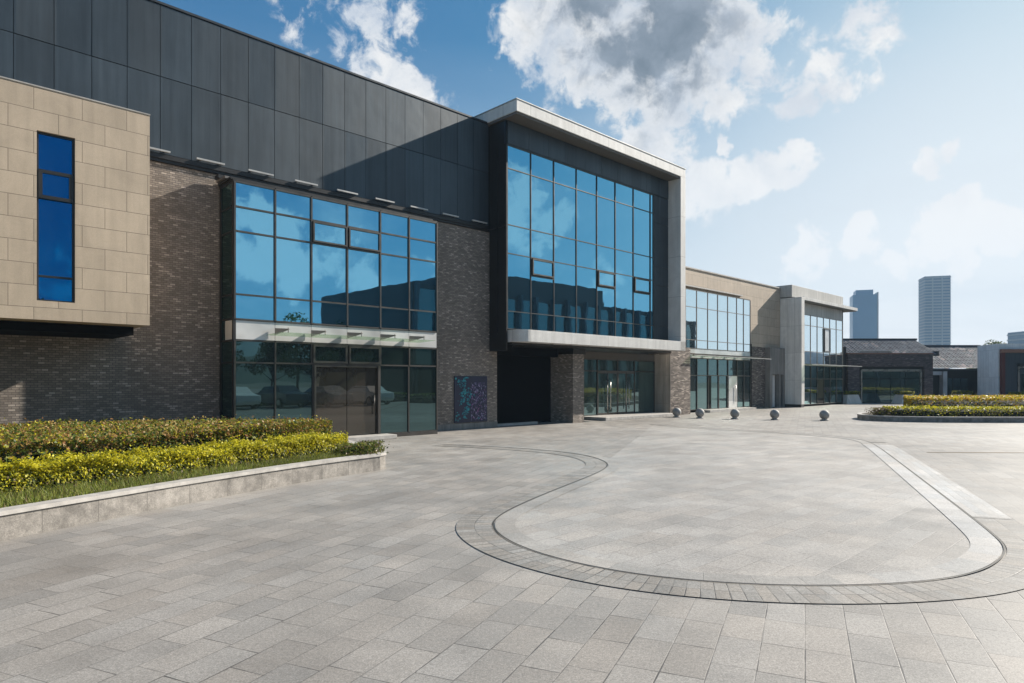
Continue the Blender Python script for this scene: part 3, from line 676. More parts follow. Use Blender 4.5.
def hedge(name, label, front, back, z0, z1, nleaf, size, mats, weights_top, weights_low, group=None, amp=.07, ragged=.35, ends=True):
    root = empty(name, (0, 0, 0), 0, label, 'hedge', group)
    # core
    bm = bmesh.new(); NU, NV = 40, 6; grid = []
    for i in range(NU+1):
        u = .012+.976*i/NU; F = resample(front, [u])[0]; B = resample(back, [u])[0]; row = []
        for j in range(NV+1):
            v = .17+.66*j/NV; p = F*(1-v)+B*v; row.append(bm.verts.new((p[0], p[1], z0+(z1-z0)*(.72 if 0 < j < NV else .55)+bumpf([p[0]], [p[1]], 1.7, amp)[0])))
        lo0 = bm.verts.new((*(F*.83+B*.17), z0)); lo1 = bm.verts.new((*(F*.17+B*.83), z0)); grid.append([lo0]+row+[lo1])
    for i in range(NU):
        for j in range(len(grid[0])-1): bm.faces.new((grid[i][j], grid[i+1][j], grid[i+1][j+1], grid[i][j+1]))
    bm.faces.new(grid[0]); bm.faces.new(grid[-1][::-1])
    bmesh.ops.recalc_face_normals(bm, faces=bm.faces)
    me = bpy.data.meshes.new('core'); bm.to_mesh(me); bm.free(); me.materials.append(M['twig']); link(bpy.data.objects.new('branch_core', me), root)
    n = nleaf; u = rng.random(n); v = rng.random(n); side = rng.random(n); h = z1-z0
    F = resample(front, u); B = resample(back, u); width = np.linalg.norm(B-F, axis=1)
    fw = h/(h+width.mean()*1.0)      # share of leaves on faces
    isf = side < fw*.62; isb = (side >= fw*.62) & (side < fw*.8); ise = (side >= fw*.8) & (side < fw*.8+.05)
    zt = z1+bumpf(F[:, 0]*(1-v)+B[:, 0]*v, F[:, 1]*(1-v)+B[:, 1]*v, 1.7, amp)+bumpf(F[:, 0]*(1-v)+B[:, 0]*v, F[:, 1]*(1-v)+B[:, 1]*v, 6., amp*.7, 4.)
    depth = np.abs(rng.normal(0, .05, n)); zz = zt-depth*1.2+rng.exponential(.02, n)*(rng.random(n) < ragged)
    vv = v.copy(); wz = z0+(zt-z0)*rng.random(n)**.8
    rnd = .09*np.sqrt(np.clip((wz-z0)/h, 0, 1))**6
    vv[isf] = (rnd[isf]+np.abs(rng.normal(0, .03, n))[isf])/width[isf]; vv[isb] = 1-(rnd[isb]+np.abs(rng.normal(0, .03, n))[isb])/width[isb]
    zz[isf | isb] = wz[isf | isb]
    # bulges on the front
    P_ = F*(1-vv[:, None])+B*vv[:, None]
    bul = bumpf(u*60, wz*4, .9, .06, 2.)
    dirn = (F-B)/width[:, None]; P_[isf] += dirn[isf]*bul[isf][:, None]
    uu = u.copy(); e1 = ise & (rng.random(n) < .5); e2 = ise & ~e1; uu[e1] = rng.random(e1.sum())*.006; uu[e2] = 1-rng.random(e2.sum())*.006
    Fe = resample(front, uu); Be = resample(back, uu); P_[ise] = (Fe*(1-v[:, None])+Be*v[:, None])[ise]; zz[ise] = wz[ise]
    pts = np.concatenate([P_, zz[:, None]], 1)
    nr_ = np.zeros((n, 3)); nr_[:, 2] = 1; nr_[isf] = np.concatenate([dirn[isf], np.full((isf.sum(), 1), .5)], 1); nr_[isb] = np.concatenate([-dirn[isb], np.full((isb.sum(), 1), .5)], 1)
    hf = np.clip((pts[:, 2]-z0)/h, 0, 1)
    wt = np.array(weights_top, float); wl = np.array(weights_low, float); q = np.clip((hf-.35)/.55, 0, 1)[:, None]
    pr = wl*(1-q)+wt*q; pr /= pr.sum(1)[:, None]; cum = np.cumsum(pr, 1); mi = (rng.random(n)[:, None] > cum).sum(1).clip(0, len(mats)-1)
    leaves('foliage', pts, nr_, size, mats, mi, root)
    return root

# --- left bed
wall_path = [(-8.6, 0.5), (-7.3, 3.6), (-6.5, 5.6), (-5.76, 7.37), (-5.3, 8.42), (-4.65, 9.85), (-3.78, 11.5), (-3.15, 12.5), (-2.66, 13.2)]
wall_path = catmull(wall_path, 4)
end_path = [(-2.60, 13.42), (-2.66, 13.75), (-2.85, 14.2), (-3.3, 15.0), (-4.2, 16.5), (-5.1, 17.9), (-6.2, 19.0)]
outer = wall_path+end_path
def offset(path, d):
    nn = normals2(path); return [tuple(np.array(p)+n*d) for p, n in zip(path, nn)]
bed = empty('raised_bed', (-5, 9, 0), 0, 'long low granite planting bed curving along the left foreground below the hedges', 'planter')
def band(name, path, d0, d1, z0, z1, mat, parent, org=(0, 0, 0)):
    a = offset(path, d0); b = offset(path, d1); mb = MB(mat)
    bm = mb.bm; uvl = None; V = []
    for p, q in zip(a, b):
        V.append([bm.verts.new((p[0]-org[0], p[1]-org[1], z0)), bm.verts.new((p[0]-org[0], p[1]-org[1], z1)), bm.verts.new((q[0]-org[0], q[1]-org[1], z1)), bm.verts.new((q[0]-org[0], q[1]-org[1], z0))])
    for i in range(len(V)-1):
        for k in range(4): bm.faces.new((V[i][k], V[i+1][k], V[i+1][(k+1) % 4], V[i][(k+1) % 4]))
    bm.faces.new(V[0]); bm.faces.new(V[-1][::-1])
    return mb.build(name, parent)
O_ = (-5, 9, 0)
band('kerb_wall', outer, .0, .16, .0, .285, 'planter_wall', bed, O_)
band('coping', outer, -.025, .20, .285, .335, 'coping', bed, O_)
soil = offset(outer, .15)+[(-7.0, 19.3), (-8.5, 17.2), (-16, 10), (-16, .5)]
mb = MB('soil'); mb.prism([(x-O_[0], y-O_[1]) for x, y in soil], .01, .30); mb.build('soil', bed)
# front golden hedge
fr = catmull([(-8.95, 3.2), (-7.9, 5.6), (-6.85, 7.75), (-6.15, 8.75), (-5.35, 9.75), (-4.6, 11.0), (-4.0, 12.1), (-3.55, 13.0), (-3.42, 13.7)], 3)
bk = [tuple(p) for p in offset(fr, .85)]
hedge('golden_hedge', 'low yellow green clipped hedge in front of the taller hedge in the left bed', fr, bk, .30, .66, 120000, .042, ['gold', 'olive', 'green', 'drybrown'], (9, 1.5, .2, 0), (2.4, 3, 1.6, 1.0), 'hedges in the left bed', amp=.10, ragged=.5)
fr2 = offset(fr[:-3], .95)
bk2 = catmull([(-15.5, 9.8), (-12.5, 12.2), (-10.2, 13.7), (-8.3, 14.4), (-6.3, 14.8), (-4.7, 14.9), (-4.0, 14.6)], 4)
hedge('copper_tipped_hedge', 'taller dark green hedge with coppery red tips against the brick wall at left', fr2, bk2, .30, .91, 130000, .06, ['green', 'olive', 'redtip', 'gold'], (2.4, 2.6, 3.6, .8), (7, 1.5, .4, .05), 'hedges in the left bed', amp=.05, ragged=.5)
# grass strip
n = 30000; t = rng.random(n); F = resample(offset(wall_path+end_path[:3], .2), t); B = resample(fr, t); v = rng.random(n)**1.1*.999
G_ = F*(1-v[:, None])+(B+0)*v[:, None]
hgt = .04+.10*rng.random(n)*(.5+v)
gp = np.concatenate([G_, np.full((n, 1), .30)], 1)
lean = rng.normal(0, .35, (n, 2)); w_ = rng.normal(0, 1, (n, 2)); w_ /= np.linalg.norm(w_, axis=1)[:, None]
a0 = gp.copy(); a1 = gp.copy(); a0[:, :2] -= w_*.006; a1[:, :2] += w_*.006; tp = gp.copy(); tp[:, :2] += lean*hgt[:, None]; tp[:, 2] += hgt
V = np.stack([a0, a1, tp], 1).reshape(-1, 3); me = bpy.data.meshes.new('grass'); me.vertices.add(3*n); me.vertices.foreach_set('co', V.ravel().astype('f'))
me.loops.add(3*n); me.loops.foreach_set('vertex_index', np.arange(3*n, dtype='i')); me.polygons.add(n); me.polygons.foreach_set('loop_start', np.arange(0, 3*n, 3, dtype='i'))
me.polygons.foreach_set('material_index', (rng.random(n) < .15).astype('i')); me.update(calc_edges=True); me.materials.append(M['grass']); me.materials.append(M['drybrown'])
go = link(bpy.data.objects.new('grass', me)); tag(go, 'short grass and weeds between the granite kerb and the golden hedge', 'grass', kind='stuff')
# low weedy end shrub
n = 3500; t = rng.random(n); F = resample([(-3.35, 13.0), (-2.95, 13.3), (-2.95, 13.8)], t); pts = np.concatenate([F+rng.normal(0, .13, (n, 2)), (.33+.22*rng.random(n)**1.5)[:, None]], 1)
sh = empty('low_shrub', (0, 0, 0), 0, 'small straggly shrub at the pointed right end of the left bed', 'shrub')
leaves('foliage', pts, np.tile([0, 0, 1.], (n, 1)), .05, ['green', 'olive', 'drybrown'], rng.choice(3, n, p=[.4, .35, .25]), sh)

# --- right round bed
isl = [(44, 27.9), (30, 28.1), (22.1, 28.25), (19.5, 28.35), (18.0, 28.6), (17.0, 28.95), (16.4, 29.5), (16.22, 30.3), (16.45, 31.2), (17.2, 32.3), (19, 34), (23, 36.2), (30, 38.4), (44, 39)]
islc = catmull(isl, 5)[::-1]
b2 = empty('island_bed', (17, 30, 0), 0, 'low dark kerbed planting island with rounded end on the right side of the plaza', 'planter'); O2 = (17, 30, 0)
def off_in(path, d): return offset(path, d)
test = np.array(offset(islc, 1.0)); sgn = 1 if abs(test[len(test)//2][0]-16.2) > abs(islc[len(islc)//2][0]-16.2) and test[len(test)//2][0] > 16.2 else -1
band('kerb_wall', islc, 0, sgn*.14, 0, .20, 'planter_wall', b2, O2)
band('coping', islc, -sgn*.02, sgn*.17, .20, .245, 'coping', b2, O2)
mb = MB('soil'); mb.prism([(x-O2[0], y-O2[1]) for x, y in offset(islc, sgn*.13)], .01, .21); mb.build('soil', b2)
def lowpart(path, x0=None): return path
f1 = catmull([(17.0, 29.75), (17.8, 29.2), (19.0, 28.95), (21.5, 28.8), (30, 28.6), (43, 28.4)], 3); k1 = catmull([(17.5, 31.0), (18.2, 30.7), (19.2, 30.5), (21.6, 30.3), (30, 30.1), (43, 29.9)], 3)
hedge('golden_hedge', 'low yellow clipped hedge along the kerb of the right island', f1, k1, .2, .62, 30000, .07, ['gold', 'olive', 'green', 'drybrown'], (7, 3, .6, .2), (1.5, 2, 2, 1.4), 'hedges on the right island', amp=.05)
f2 = catmull([(19.0, 31.4), (20.2, 31.0), (22.5, 30.8), (30, 30.6), (43, 30.4)], 3); k2 = catmull([(20.2, 33.8), (21.5, 34.6), (24.5, 35.6), (30, 37), (43, 37.6)], 3)
hedge('orange_hedge', 'taller yellow orange hedge in the middle of the right island', f2, k2, .2, 1.0, 60000, .085, ['gold', 'orange', 'olive', 'green'], (3, 5, 1.6, .3), (2.5, 2, 3, 1.5), 'hedges on the right island', amp=.05)
n = 1800; pts = np.concatenate([np.array([16.95, 30.05])+rng.normal(0, .22, (n, 2)), (.22+.35*rng.random(n))[:, None]], 1)
sh = empty('low_shrub', (0, 0, 0), 0, 'brownish dry shrub at the left tip of the right island', 'shrub')
leaves('foliage', pts, np.tile([0, 0, 1.], (n, 1)), .07, ['drybrown', 'olive'], rng.choice(2, n, p=[.75, .25]), sh)

# --- trapezoid planters
tp0 = None
tl = ['white tapered concrete planter at the left end of the dark brick shop front', 'white tapered concrete planter in front of the right part of the dark brick shop front',
      'tapered planter with clipped plants by the tiled roof building', 'tapered planter in front of the dark framed building at far right']
for i, (x, y) in enumerate([(26.55, 51.4), (30.75, 51.4), (36.15, 52.6), (36.9, 47.6)]):
    if tp0 is None:
        tp0 = empty('tapered_planter', (x, y, 0)); mb = MB('white'); w0, w1 = .62, .42
        mb.hexa([(-w0, -w0, .01), (w0, -w0, .01), (w0, w0, .01), (-w0, w0, .01), (-w1, -w1, .74), (w1, -w1, .74), (w1, w1, .74), (-w1, w1, .74)]); mb.build('tub', tp0, .015)
        n = 2600; pts = np.stack([rng.uniform(-.52, .52, n), rng.uniform(-.52, .52, n), .74+.26*rng.random(n)**.7], 1)
        leaves('plant', pts, np.tile([0, 0, 1.], (n, 1)), .09, ['olive', 'gold', 'green'], rng.choice(3, n, p=[.4, .25, .35]), tp0); b = tp0
    else:
        b = tp0.copy(); COL.objects.link(b); b.location = (x, y, 0)
        for ch in tp0.children: c = ch.copy(); COL.objects.link(c); c.parent = b
    b.rotation_euler = (0, 0, .1*i); tag(b, tl[i], 'planter', 'white tapered planters')

# ================================================================== BUILDINGS BEHIND
def tiled_roof(name, parent, x0, x1, y0, z0, y1, z1, org=(0, 0, 0)):
    """slope from eave (y0,z0) to ridge (y1,z1) with rolls and courses"""
    L = math.hypot(y1-y0, z1-z0); nx = int((x1-x0)/.06); nc = int(L/.30); bm = bmesh.new(); uvl = bm.loops.layers.uv.new('UVMap'); rows = []
    nv = Vector((0, -(z1-z0), (y1-y0))).normalized()
    for j in range(nc*2+1):
        c = j//2; t = min((c+(j % 2)*.92)/nc, 1.); row = []
        for i in range(nx+1):
            x = x0+(x1-x0)*i/nx; hgt = .05*abs(math.sin(math.pi*(x-x0)/.27))+(.03 if j % 2 == 0 else .0)
            p = Vector((x, y0+(y1-y0)*t, z0+(z1-z0)*t))+nv*hgt; row.append((bm.verts.new(p-Vector(org)), x-x0, t*L))
        rows.append(row)
    for j in range(len(rows)-1):
        for i in range(nx):
            q = (rows[j][i], rows[j][i+1], rows[j+1][i+1], rows[j+1][i]); f = bm.faces.new([a[0] for a in q])
            for lp, a in zip(f.loops, q): lp[uvl].uv = (a[1], a[2])
    me = bpy.data.meshes.new(name); bm.to_mesh(me); bm.free(); me.materials.append(M['tile']); return link(bpy.data.objects.new(name, me), parent)

YB = 53.6; OB = (31, YB, 0)
sb = empty('brick_shop', OB, 0, 'low dark brick building with wide shop window and grey tiled roof, behind the plaza', 'building')
def rb(mb, x0, x1, y0, y1, z0, z1, m=None): return mb.box(x0-OB[0], x1-OB[0], y0-OB[1], y1-OB[1], z0, z1, m)
mb = MB('brickdark'); rb(mb, 27.5, 28.45, YB, YB+.5, 0, 4.0); rb(mb, 33.75, 34.45, YB, YB+.5, 0, 4.0); rb(mb, 28.45, 33.75, YB, YB+.5, 2.98, 4.0); mb.build('brick_front', sb)
mb = MB('rustband'); rb(mb, 27.45, 34.5, YB-.03, YB+.55, 4.0, 4.09); mb.build('parapet_cap', sb)
mb = MB('darkframe'); rb(mb, 28.45, 33.75, YB+.3, YB+.5, 0, 2.98); rb(mb, 26.6, 27.5, YB+.3, YB+2, 0, 4.6); mb.build('dark_recess', sb)
mb = MB('steel'); rb(mb, 28.62, 33.6, YB+.1, YB+.3, 2.58, 2.76); rb(mb, 28.62, 28.72, YB+.1, YB+.3, 0, 2.58); rb(mb, 33.5, 33.6, YB+.1, YB+.3, 0, 2.58)
wsh = mb.build('shop_window', sb)
mb = MB('glass_clear'); 
for i in range(4): rb(mb, 28.74+i*1.19, 28.74+i*1.19+1.15, YB+.2, YB+.24, .05, 1.95); rb(mb, 28.74+i*1.19, 28.74+i*1.19+1.15, YB+.2, YB+.24, 2.0, 2.56)
mb.build('pane', wsh)
mb = MB('darkframe'); rb(mb, 27.6, 34.4, YB+2.0, YB+9, 0, 4.0); mb.build('rear_block', sb)
tiled_roof('tiled_roof', sb, 28.0, 35.5, YB+1.0, 4.0, YB+4.2, 5.40, OB)
mb = MB('cladtop'); rb(mb, 27.8, 35.7, YB+4.1, YB+4.5, 5.38, 5.55); rb(mb, 35.4, 35.6, YB+1.0, YB+4.2, 3.9, 4.3); rb(mb, 29, 31.6, YB+.9, YB+1.05, 4.09, 4.30, 'steel'); mb.build('ridge', sb)

tb = empty('tiled_roof_house', (38, 57, 0), 0, 'low dark building with grey roof tiles and painted orange glints between brick shop and pale building', 'building')
OT = (38, 57, 0)
def r2(mb, x0, x1, y0, y1, z0, z1, m=None): return mb.box(x0-38, x1-38, y0-57, y1-57, z0, z1, m)
tiled_roof('tiled_roof', tb, 34.6, 43.0, 56.0, 2.85, 60.2, 4.95, OT)
mb = MB('cladtop'); r2(mb, 34.6, 43.0, 60.1, 60.5, 4.93, 5.10); r2(mb, 34.6, 43, 56.0, 56.2, 2.72, 2.84); mb.build('ridge', tb)
mb = MB('darkframe'); r2(mb, 34.6, 43, 57.0, 64, 0, 2.8); mb.build('dark_wall', tb)
mb = MB('spandrel'); r2(mb, 34.5, 36.7, 55.95, 56.1, 2.30, 2.62); r2(mb, 36.8, 37.15, 55.9, 56.4, 0, 2.62); mb.build('pale_post', tb)
mb = MB('darkframe'); r2(mb, 37.6, 39.6, 56.86, 57.0, .75, 2.1); w2 = mb.build('window', tb)
mb = MB('glass_low'); r2(mb, 37.68, 38.2, 56.82, 56.86, .82, 2.03); r2(mb, 38.24, 38.9, 56.82, 56.86, .82, 2.03); r2(mb, 38.94, 39.52, 56.82, 56.86, .82, 2.03); mb.build('pane', w2)

pb = empty('pale_panel_building', (37.1, 50, 0), 0, 'pale grey panelled building with dark framed front and rust brown band at right edge', 'building')
mb = MB('panelblue'); mb.prism([(0, 0), (7.9, -.05), (8.5, 9), (.7, 3.2)], 0, 4.65); pw = mb.build('panel_wall', pb)
mb = MB('rustband').box(.08, 7.8, -.34, -.07, 3.95, 4.22).build('rust_band', pb)
MB('redmetal').box(.08, .30, -.34, -.07, 0, 3.94).build('red_post', pb)
MB('clad').box(.31, 7.8, -.22, -.06, 0, 3.94).build('dark_front', pb)
MB('darkframe').box(1.3, 7.8, -.42, -.24, 2.95, 3.12).build('awning', pb)
w3 = MB('steel').box(1.32, 1.42, -.3, -.23, 0, 2.9).box(1.42, 7.7, -.3, -.23, 2.80, 2.9).build('window_frame', pb)
MB('glass_low').box(1.6, 3.9, -.27, -.225, .6, 2.3).box(4.0, 7.0, -.27, -.225, .6, 2.3).build('pane', w3)

# towers
def tower(name, label, x, y, w, d, h, rz, mats, floors, verts):
    t = empty(name, (x, y, 0), rz, label, 'tower', 'distant towers')
    MB(mats[0]).box(-w/2, w/2, -d/2, d/2, 0, h).build('shaft', t)
    fb = MB(mats[1])
    for i in range(floors):
        z = h*(i+.5)/floors; fb.box(-w/2-.35, w/2+.35, -d/2-.35, d/2+.35, z-.45, z+.45)
    if floors: fb.build('floor_slabs', t)
    vb = MB(mats[1])
    for v in verts: vb.box(w*v-.4, w*v+.4, -d/2-.6, -d/2-.36, 0, h)
    if verts: vb.build('vertical_fins', t)
    return t
M['tower1'] = plain('blue_tower_glass', (.13, .25, .38), .35, .2, var=.1, nscale=.05)
M['tower2'] = plain('tower_wall', (.10, .15, .23), .5, var=.1, nscale=.05)
M['tower2b'] = plain('tower_slab', (.33, .34, .36), .7, var=.05)
def at(px, Y): return (px-512)/655*Y
def zt(py, Y): return H+(381-py)/655*Y
Y1 = 450; x1 = at(863.5, Y1)
t1 = tower('tower', 'plain blue grey tower, shorter and left of the two distant towers', x1, Y1, 15.2, 15, zt(296, Y1), -.35, ('tower1', 'tower1'), 0, ())
MB('tower1').box(-5.5, 5.0, -6, 6, zt(296, Y1), zt(291, Y1)).build('crown', t1); MB('tower2b').box(7.0, 7.9, -7.7, 7.7, 0, zt(294, Y1)).build('pale_edge', t1)
Y2 = 520; x2 = at(934.3, Y2)
t2 = tower('tower', 'taller distant tower with pale horizontal floor bands', x2, Y2, 17.5, 16, zt(277.5, Y2), -.30, ('tower2', 'tower2b'), 36, (-.2, .17))
Y3 = 420; x3 = at(1030, Y3)
t3 = tower('distant_block', 'distant grey residential block at the right edge above the pale building', x3, Y3, 18, 14, zt(332, Y3), 0, ('tower2', 'tower2b'), 10, ())
for x, y, w, h in ((at(928, 300), 300, 9, 17.5), (at(936, 305), 305, 6, 16.5)):
    e = empty('distant_block', (x, y, 0), .2, 'small pale rooftop block at the foot of the taller tower' if w == 9 else 'reddish low block at the foot of the taller tower', 'building')
    MB('tower2b' if w == 9 else 'rustband').box(-w/2, w/2, -4, 4, 0, h).box(-w/3, w/4, -2, 2, h, h+1).build('block', e)

# trees: behind the right building and across the plaza
def tree_proto(h, r, seed, n=3500, leaf=.28):
    rs = np.random.default_rng(seed); root = empty('tree', (0, 0, 0)); mb = MB('bark'); mb.tube((0, 0, 0), (0, 0, h*.55), .16, r2=.09)
    cl_ = []
    for i in range(9):
        a = i*2.4; z = h*(.42+.06*i); rr = r*(.35+.5*rs.random())*(1.1-.05*i); c = np.array([math.cos(a)*rr, math.sin(a)*rr, z+h*.1]); mb.tube((0, 0, h*(.3+.03*i)), tuple(c), .06, r2=.02); cl_.append(c)
    mb.build('trunk', root); cl_.append(np.array([0, 0, h*.88])); cl_ = np.array(cl_)
    k = rs.integers(0, len(cl_), n); d = rs.normal(0, 1, (n, 3)); d /= np.linalg.norm(d, axis=1)[:, None]; rad = r*.42*(.6+.5*rs.random(n))[:, None]
    pts = cl_[k]+d*rad*np.array([1, 1, .8]); leaves('crown', pts, d, leaf, ['tree', 'green'], rs.choice(2, n), root); return root
protos = [tree_proto(7.0, 3.0, 3), tree_proto(6.2, 2.6, 5)]
def copy_tree(src, loc, s, rz, label, group):
    b = src.copy(); COL.objects.link(b); b.location = loc; b.scale = (s, s, s); b.rotation_euler = (0, 0, rz)
    for ch in src.children: c = ch.copy(); COL.objects.link(c); c.parent = b
    tag(b, label, 'tree', group); return b
def W_(s, n): return (P0.x+s*.7193+n*.6947, P0.y+s*.6947-n*.7193, 0)
used = 0
back = [(at(988, 84), 84, .84), (at(996, 88), 88, 1.0), (at(1004, 84), 84, .88), (at(1016, 90), 90, .9)]
for i, (x, y, s) in enumerate(back):
    lab = ['green tree top above the pale building, leftmost of the four', 'green tree top above the pale building, second from the left', 'green tree top above the pale building, third from the left', 'green tree top above the pale building, rightmost of the four'][i]
    if i < 2: b = protos[i]; b.location = (x, y, 0); b.scale = (s, s, s); tag(b, lab, 'tree', 'trees behind the pale building')
    else: copy_tree(protos[i % 2], (x, y, 0), s, i*1.3, lab, 'trees behind the pale building')
for i in range(14):
    s = -12+i*3.6+random.uniform(-.8, .8); n_ = 47+random.uniform(-2, 5)
    copy_tree(protos[i % 2], W_(s, n_), random.uniform(.8, 1.1), i*1.1, 'leafy tree across the plaza, seen only as a reflection in the glass', 'trees across the plaza')
# hall across the plaza (seen only in the reflections)
op = empty('opposite_hall', W_(0, 0), AX, 'dark glazed hall across the plaza, seen reflected in the window walls', 'building')
mb = MB('darkframe'); mb.box(27, 92, -62, -42, 0, 12.6).box(36, 62, -60, -43, 12.6, 15.0); mb.build('body', op)
mb = MB('glass_low')
for i in range(20): mb.box(27.6+i*3.2, 27.6+i*3.2+2.7, -41.99, -41.9, .5, 12.0)
mb.build('window', op)
mb = MB('clad')
for i in range(21): mb.box(27.1+i*3.2, 27.5+i*3.2, -41.98, -41.4, 0, 12.6)
mb.build('pilaster', op)
# clipped hedge and parked cars across the plaza
hedge('boundary_hedge', 'long green hedge across the plaza, seen reflected in the lower glass', [W_(-6, 29)[:2], W_(20, 29)[:2], W_(50, 29)[:2]], [W_(-6, 30.2)[:2], W_(20, 30.2)[:2], W_(50, 30.2)[:2]], 0, .8, 9000, .14, ['green', 'olive'], (1, 1), (2, 1))
def car(loc, rz, paint, label):
    c = empty('parked_car', loc, rz, label, 'car', 'cars parked across the plaza')
    mb = MB(paint); prof = [(-2.2, .45), (-2.25, .75), (-2.1, .95), (-1.35, 1.02), (-.75, 1.42), (.75, 1.45), (1.35, 1.05), (2.1, .92), (2.2, .5), (2.1, .3), (-2.1, .3)]
    for k, (w, ) in enumerate(((.85,),)):
        A = [mb.bm.verts.new((x, -w*(.82 if z > 1.1 else 1), z)) for x, z in prof]; B = [mb.bm.verts.new((x, w*(.82 if z > 1.1 else 1), z)) for x, z in prof]
        mb.bm.faces.new(A); mb.bm.faces.new(B[::-1])
        for i in range(len(prof)): mb.bm.faces.new((A[i], A[(i+1) % len(prof)], B[(i+1) % len(prof)], B[i]))
    mb.build('body', c, .05)
    mb = MB('glass_low')
    for s in (-1, 1):
        y = s*.775; mb.hexa([(-1.15, y*1.05-.01, 1.06), (1.1, y*1.05-.01, 1.06), (1.1, y*1.05+.01, 1.06), (-1.15, y*1.05+.01, 1.06), (-.72, y*.93-.01, 1.38), (.7, y*.93-.01, 1.38), (.7, y*.93+.01, 1.38), (-.72, y*.93+.01, 1.38)])
    mb.build('window', c)
    for x in (-1.35, 1.35):
        for y in (-.80, .80): w = MB('tyre').tube((x, y-.1, .33), (x, y+.1, .33), .33, seg=20).build('wheel', c); MB('steel').tube((x, y-.105, .33), (x, y+.105, .33), .2, seg=14).build('rim', w)
for i, (s, p, l) in enumerate(((2, 'white_paint', 'white car parked across the plaza, seen reflected in the side window'), (5.2, 'dark_paint', 'dark car parked across the plaza, seen reflected'), (8.6, 'silver_paint', 'silver car parked across the plaza, seen reflected'), (12, 'white_paint', 'white car parked furthest across the plaza, seen reflected'))):
    x, y, z = W_(s, 26.3); car((x, y, 0), AX+1.45, p, l)
# low hills far behind the viewer
M['hill'] = plain('wooded_hill', (.05, .07, .035), .95, var=.3, nscale=.02)
bm = bmesh.new(); prev = None
for i in range(61):
    a = R(-150+i*5.0); x, y = math.sin(a)*1, math.cos(a)
    x, y = math.sin(R(95+i*3.0)), math.cos(R(95+i*3.0)); hh = 38+26*mnoise.noise(Vector((i*.21, 0, 3)))+10*mnoise.noise(Vector((i*.8, 1, 3)))
    cur = [bm.verts.new((x*500, y*500, -.1)), bm.verts.new((x*590, y*590, max(hh*.6, 8))), bm.verts.new((x*680, y*680, -.1))]
    if prev:
        for k in range(2): bm.faces.new((prev[k], cur[k], cur[k+1], prev[k+1]))
    prev = cur
bmesh.ops.recalc_face_normals(bm, faces=bm.faces); me = bpy.data.meshes.new('hills'); bm.to_mesh(me); bm.free(); me.materials.append(M['hill'])
tag(link(bpy.data.objects.new('hills', me)), kind='structure')

# ================================================================== HAZE
HAZE = True
if HAZE:
    m = bpy.data.materials.new('haze_air'); m.use_nodes = True; nt = m.node_tree; nt.nodes.clear()
    o = nt.nodes.new('ShaderNodeOutputMaterial'); v = nt.nodes.new('ShaderNodeVolumePrincipled'); v.inputs['Color'].default_value = (.55, .78, 1., 1)
    v.inputs['Density'].default_value = .0004; v.inputs['Anisotropy'].default_value = 0.; nt.links.new(v.outputs[0], o.inputs['Volume']); M['haze'] = m
    hz = MB('haze').box(-700, 700, -700, 700, -1.1, 95).build('haze'); tag(hz, kind='stuff')

# ================================================================== SKY
SUN = Vector((.7193+.235*.6947, .6947-.235*.7193, .585)).normalized()
elev = math.asin(SUN.z); az = math.atan2(SUN.x, SUN.y)
wd = bpy.data.worlds.new('World'); SC.world = wd; wd.use_nodes = True; t = NT(wd.node_tree); bg = wd.node_tree.nodes['Background']
sky = t.new('ShaderNodeTexSky', sky_type='NISHITA'); sky.sun_disc = False; sky.sun_elevation = elev; sky.sun_rotation = az
sky.air_density = 1.15; sky.dust_density = 1.6; sky.ozone_density = 2.0; sky.altitude = 50
d = t.vmath('NORMALIZE', t.coord('Generated')); dx, dy, dz = t.sep(d)
den = t.math('ADD', t.math('MAXIMUM', dz, 0.), .12); pu = t.comb(t.math('DIVIDE', dx, den), t.math('DIVIDE', dy, den), 0)
dw = t.vmath('ADD', d, t.vmath('MULTIPLY', t.vmath('SUBTRACT', t.noise(d, 6., 5, .65, 0, 'Color'), (.5, .5, .5)), (.07, .07, .07)))
dw2 = t.vmath('ADD', dw, t.vmath('MULTIPLY', t.vmath('SUBTRACT', t.noise(d, 20., 4, .6, 0, 'Color'), (.5, .5, .5)), (.07, .07, .07)))
def blob(px, py, r, amt=1.):
    v = Vector(((px-512)/655, 1, (381-py)/655)).normalized(); dist = t.vmath('DISTANCE', dw2 if r < .075 else dw, tuple(v), out=1)
    return t.math('MULTIPLY', t.ramp(dist, r, r*.25, 0., 1., True), amt)
def mx(a, b): return t.math('MAXIMUM', a, b)
n1 = t.math('ADD', t.noise(dw, 8.5, 6, .58, .15), t.math('MULTIPLY', t.math('SUBTRACT', t.noise(d, 24., 5, .62, .3), .5), .85)); n2 = t.noise(pu, 1.3, 6, .6, .5)
B = None
for a in ((640, 25, .18, 1.45), (720, 55, .12, 1.1), (550, 35, .12, 1.3), (630, -70, .25, 1.6), (655, 85, .10, 1.2), (385, 35, .10, .85), (410, 70, .09, .8), (445, 92, 0.050, 0.59), (520, 30, 0.088, 0.77), (735, 75, .10, 1.), (770, 62, 0.075, 0.77), (812, 84, 0.069, 0.94), (668, 165, .085, .85), (752, 172, 0.069, 1.25), (708, 182, 0.075, 1.25), (789, 166, 0.050, 1.25), (640, 150, 0.075, 1.02), (735, 134, 0.037, 1.25),
          (808, 254, 0.056, 1.19), (857, 236, 0.044, 1.02), (957, 224, 0.056, 1.25), (1007, 237, 0.044, 1.25), (890, 260, 0.044, 1.19), (925, 250, 0.037, 1.10), (932, 156, 0.037, 1.10), (955, 262, 0.037, 0.94), (860, 45, 0.062, 0.51), (310, 15, 0.062, 0.30), (735, 135, 0.037, 0.51), (660, 130, .09, .7), (870, 238, 0.050, 0.42)):
    bb = blob(*a); B = bb if B is None else mx(B, bb)
